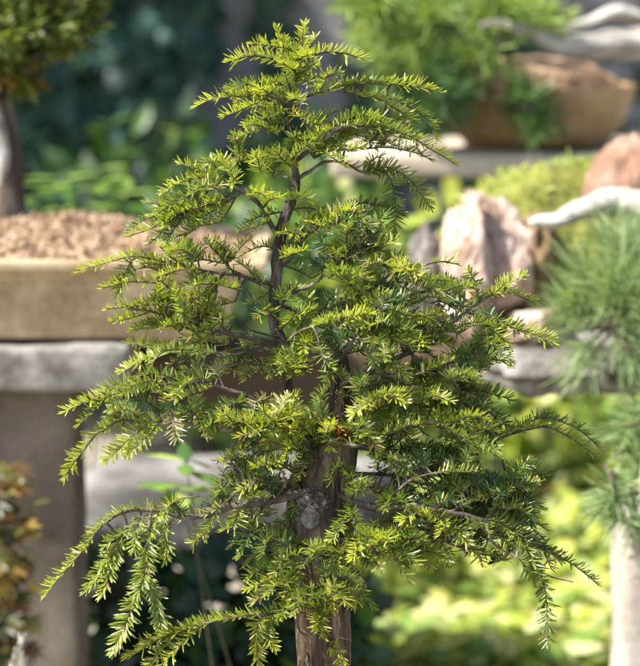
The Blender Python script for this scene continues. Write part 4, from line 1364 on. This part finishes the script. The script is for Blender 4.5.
b0 = np.array((P(507, 100, dU)[0], cy - .03, zr + .03))
root = empty('green_pine', b0, 'soft needled green pine with bleached limbs in the ochre pot', 'pine tree')
mb = MB()
tube(mb, catmull([b0 - (0, 0, .02), P(506, 75, dU + .12), P(508, 45, dU + .1), P(498, 25, dU + .08)], 6), [.010, .008, .007, .005], 12)
tube(mb, catmull([P(508, 50, dU + .1), P(485, 55, dU + .06), P(455, 75, dU + .02), P(430, 60, dU)], 6), [.006, .005, .004, .003], 8)
tube(mb, catmull([P(502, 28, dU + .08), P(470, 10, dU + .05), P(430, 0, dU + .03), P(400, 20, dU)], 6), [.006, .005, .004, .003], 8)
tube(mb, catmull([P(470, 62, dU + .05), P(440, 100, dU), P(420, 110, dU)], 6), [.005, .004, .003], 8)
tube(mb, catmull([P(506, 92, dU + .1), P(515, 104, dU - .02), P(535, 112, dU - .06)], 6), [.005, .004, .003], 8)
mb.build('trunk', M['barkdark'], root)
# the white limb lying over the pot
mb = MB()
tube(mb, gnarl(catmull([P(690, 40, dU + .10), P(640, 42, dU + .05), P(600, 44, dU), P(565, 46, dU - .02), P(545, 40, dU - .03), P(520, 28, dU - .06), P(500, 22, dU - .09), P(478, 28, dU - .10)], 12), .009, 18),
     [.028, .025, .021, .016, .012, .009, .007, .004], 40, flute_trunk)
tube(mb, gnarl(catmull([P(660, 20, dU + .16), P(620, 14, dU + .14), P(585, 20, dU + .12), P(555, 30, dU + .10)], 12), .010, 18), [.012, .011, .009, .004], 40, flute_trunk)
tube(mb, catmull([P(534, 34, dU + .03), P(536, 18, dU + .05), P(530, 2, dU + .06)], 6), [.008, .006, .004], 8)
mb.build('deadwood_limb', M['deadwood'], root)
lb, tb = LeafBatch(), MB()
GP = [(0.19, 0.28, 0.055), (0.26, 0.36, 0.075), (0.13, 0.22, 0.045), (0.34, 0.41, 0.10)]
for cx_, cy_, rx, ry, n_, cols in ((430, 35, 66, 48, 46, GP), (430, 95, 42, 36, 30, [(.07, .15, .05), (.10, .19, .06), (.05, .12, .04)]), (470, 5, 60, 24, 26, GP), (535, 112, 22, 24, 16, [(.09, .18, .05), (.13, .22, .06)]),
                                   (385, -10, 40, 30, 18, GP), (545, 18, 22, 14, 8, GP)):
    for q in range(n_):
        a = random.uniform(0, 6.28)
        r = math.sqrt(random.random())
        px, py = cx_ + math.cos(a) * r * rx, cy_ + math.sin(a) * r * ry
        pine_tuft(lb, tb, P(px, py, dU + random.uniform(-.08, .10)), np.array((random.gauss(0, .6), random.gauss(-.2, .5), random.gauss(.1, .6))), 46, .058, .0024, cols)
lb.build('needles', M['pine'], root)
tb.build('twigs', M['barkdark'], root)

# ------------------------------------------------------------------ sunny planting on the right, beneath and beyond the benches
lb = LeafBatch()
for q in range(1900):
    d = 3.55 + 3.1 * random.random() ** 1.3
    px = random.uniform(335, 720)
    x, y = at_ground(px, d)
    nz = noise.noise(Vector((x * 2.2, y * 1.6, 4)))
    if nz < -0.28:
        continue
    cols = random.choice([YG, LG, YG] if nz > 0 else [LG, YG, YG])
    h = random.uniform(.02, .13)
    for k in range(9):
        a = random.uniform(0, 6.28)
        lb.add((x + random.gauss(0, .04), y + random.gauss(0, .04), h * random.random()), (math.cos(a), math.sin(a), random.uniform(.0, .8)), (-.35, -.3, 1), random.uniform(.05, .10), random.uniform(.025, .045),
               np.array(random.choice(cols)) * random.uniform(.75, 1.2), bend=.3, belly=(.3, .62))
o = lb.build('ground_cover', M['leaf'])
tag(o, 'sunlit yellow green ground cover on pale earth', 'ground cover', kind='stuff')
for px, d, lobes, n, L, W, cols, lab in (
        (392, 4.15, [(0, 0, .14, .16, .12, .10), (-.10, .1, .18, .10, .12, .10)], 150, .075, .045, YG + LG, 'yellow green leafy bush right of the yew trunk foot'),
        (475, 4.1, [(0, 0, .08, .16, .12, .08)], 90, .08, .045, LG + YG, 'bright leafy bush under the hanging right shoots'),
        (560, 5.2, [(0, 0, .18, .16, .12, .14)], 90, .09, .05, LG + YG, 'light green bush on the pale earth below the stone bench'),
        (415, 5.5, [(0, 0, .28, .30, .2, .2), (.30, 0, .2, .18, .2, .14)], 220, .10, .055, LG + YG, 'sunny shrub beyond the pale earth behind the yew right side'),
        (600, 6.1, [(0, 0, .35, .30, .2, .22), (-.25, .2, .42, .2, .2, .24)], 240, .10, .055, YG + LG, 'pale yellow green shrub farthest back below the stone bench'),
        (520, 5.45, [(0, 0, .16, .22, .15, .14), (.25, .1, .14, .2, .15, .13)], 260, .09, .05, LG + YG, 'light green low bush seen just below the timber beam end'),
        (610, 5.6, [(0, 0, .16, .22, .15, .16), (.3, .1, .14, .2, .15, .13)], 260, .09, .05, LG + GR, 'mid green low bush seen just below the rough stone bench'),
        (588, 4.2, [(0, 0, .10, .10, .1, .09)], 60, .07, .04, LG + YG, 'low green plant beside the whitewashed post')):
    x, y = at_ground(px, d)
    shrub('leafy_shrub', lab, 'shrub', x, y, lobes, n, L, W, cols, gaps=.4)
x, y = at_ground(545, 4.9)
tops = [P(540, 498, 4.9), P(552, 490, 4.95)]
rosette_plant('red_leaved_plant', 'small plant with coral red leaves among the green', 'plant', (x, y, 0), tops, 6, .06, .035, [(.5, .17, .09), (.45, .2, .1)])
shrub('tall_shrub', 'tall dim green shrub behind the upper shelf on the right', 'shrub', 1.25, 5.9, [(-.5, 0, .6, .4, .3, .6), (.2, 0, .7, .45, .3, .7), (.7, 0, .5, .4, .3, .6)], 1100, .10, .06, GR + DK, gaps=.3)

# ------------------------------------------------------------------ light, sky, camera
SUN = unit((-0.60, -0.20, 0.78))
el = math.asin(SUN[2])
world = bpy.data.worlds.new('World')
sc.world = world
world.use_nodes = True
nt = world.node_tree
sky = nt.nodes.new('ShaderNodeTexSky')
sky.sky_type = 'NISHITA'
sky.sun_disc = False
sky.dust_density = 2.5
sky.ozone_density = 0.7
sky.sun_elevation = el
sky.sun_rotation = math.atan2(SUN[0], SUN[1])
bg = nt.nodes['Background']
nt.links.new(sky.outputs['Color'], bg.inputs['Color'])
bg.inputs['Strength'].default_value = 0.13
sl = bpy.data.lights.new('sun', 'SUN')
sl.energy = 5.0
sl.angle = R(0.53)
sl.color = (1.0, 0.97, 0.91)
so = bpy.data.objects.new('sun', sl)
COL.objects.link(so)
so.location = (-3, -1, 4)
so.rotation_euler = Vector(SUN).to_track_quat('Z', 'Y').to_euler()

cam = bpy.data.cameras.new('camera')
co = bpy.data.objects.new('camera', cam)
COL.objects.link(co)
co.location = CAM
co.rotation_euler = (math.pi / 2 - PITCH, 0, 0)
cam.sensor_width = 36
cam.lens = 36 * 2.0 / 0.666
cam.clip_start = 0.05
cam.clip_end = 500
cam.dof.use_dof = True
cam.dof.focus_distance = TREE - 0.025
cam.dof.aperture_fstop = cam.lens / 24.0
sc.camera = co
sc.view_settings.view_transform = 'Standard'
sc.view_settings.look = 'None'
sc.view_settings.gamma = 1
sc.view_settings.exposure = 1.15
sc.view_settings.use_curve_mapping = False
sc.cycles.max_bounces = 8
sc.cycles.transparent_max_bounces = 8
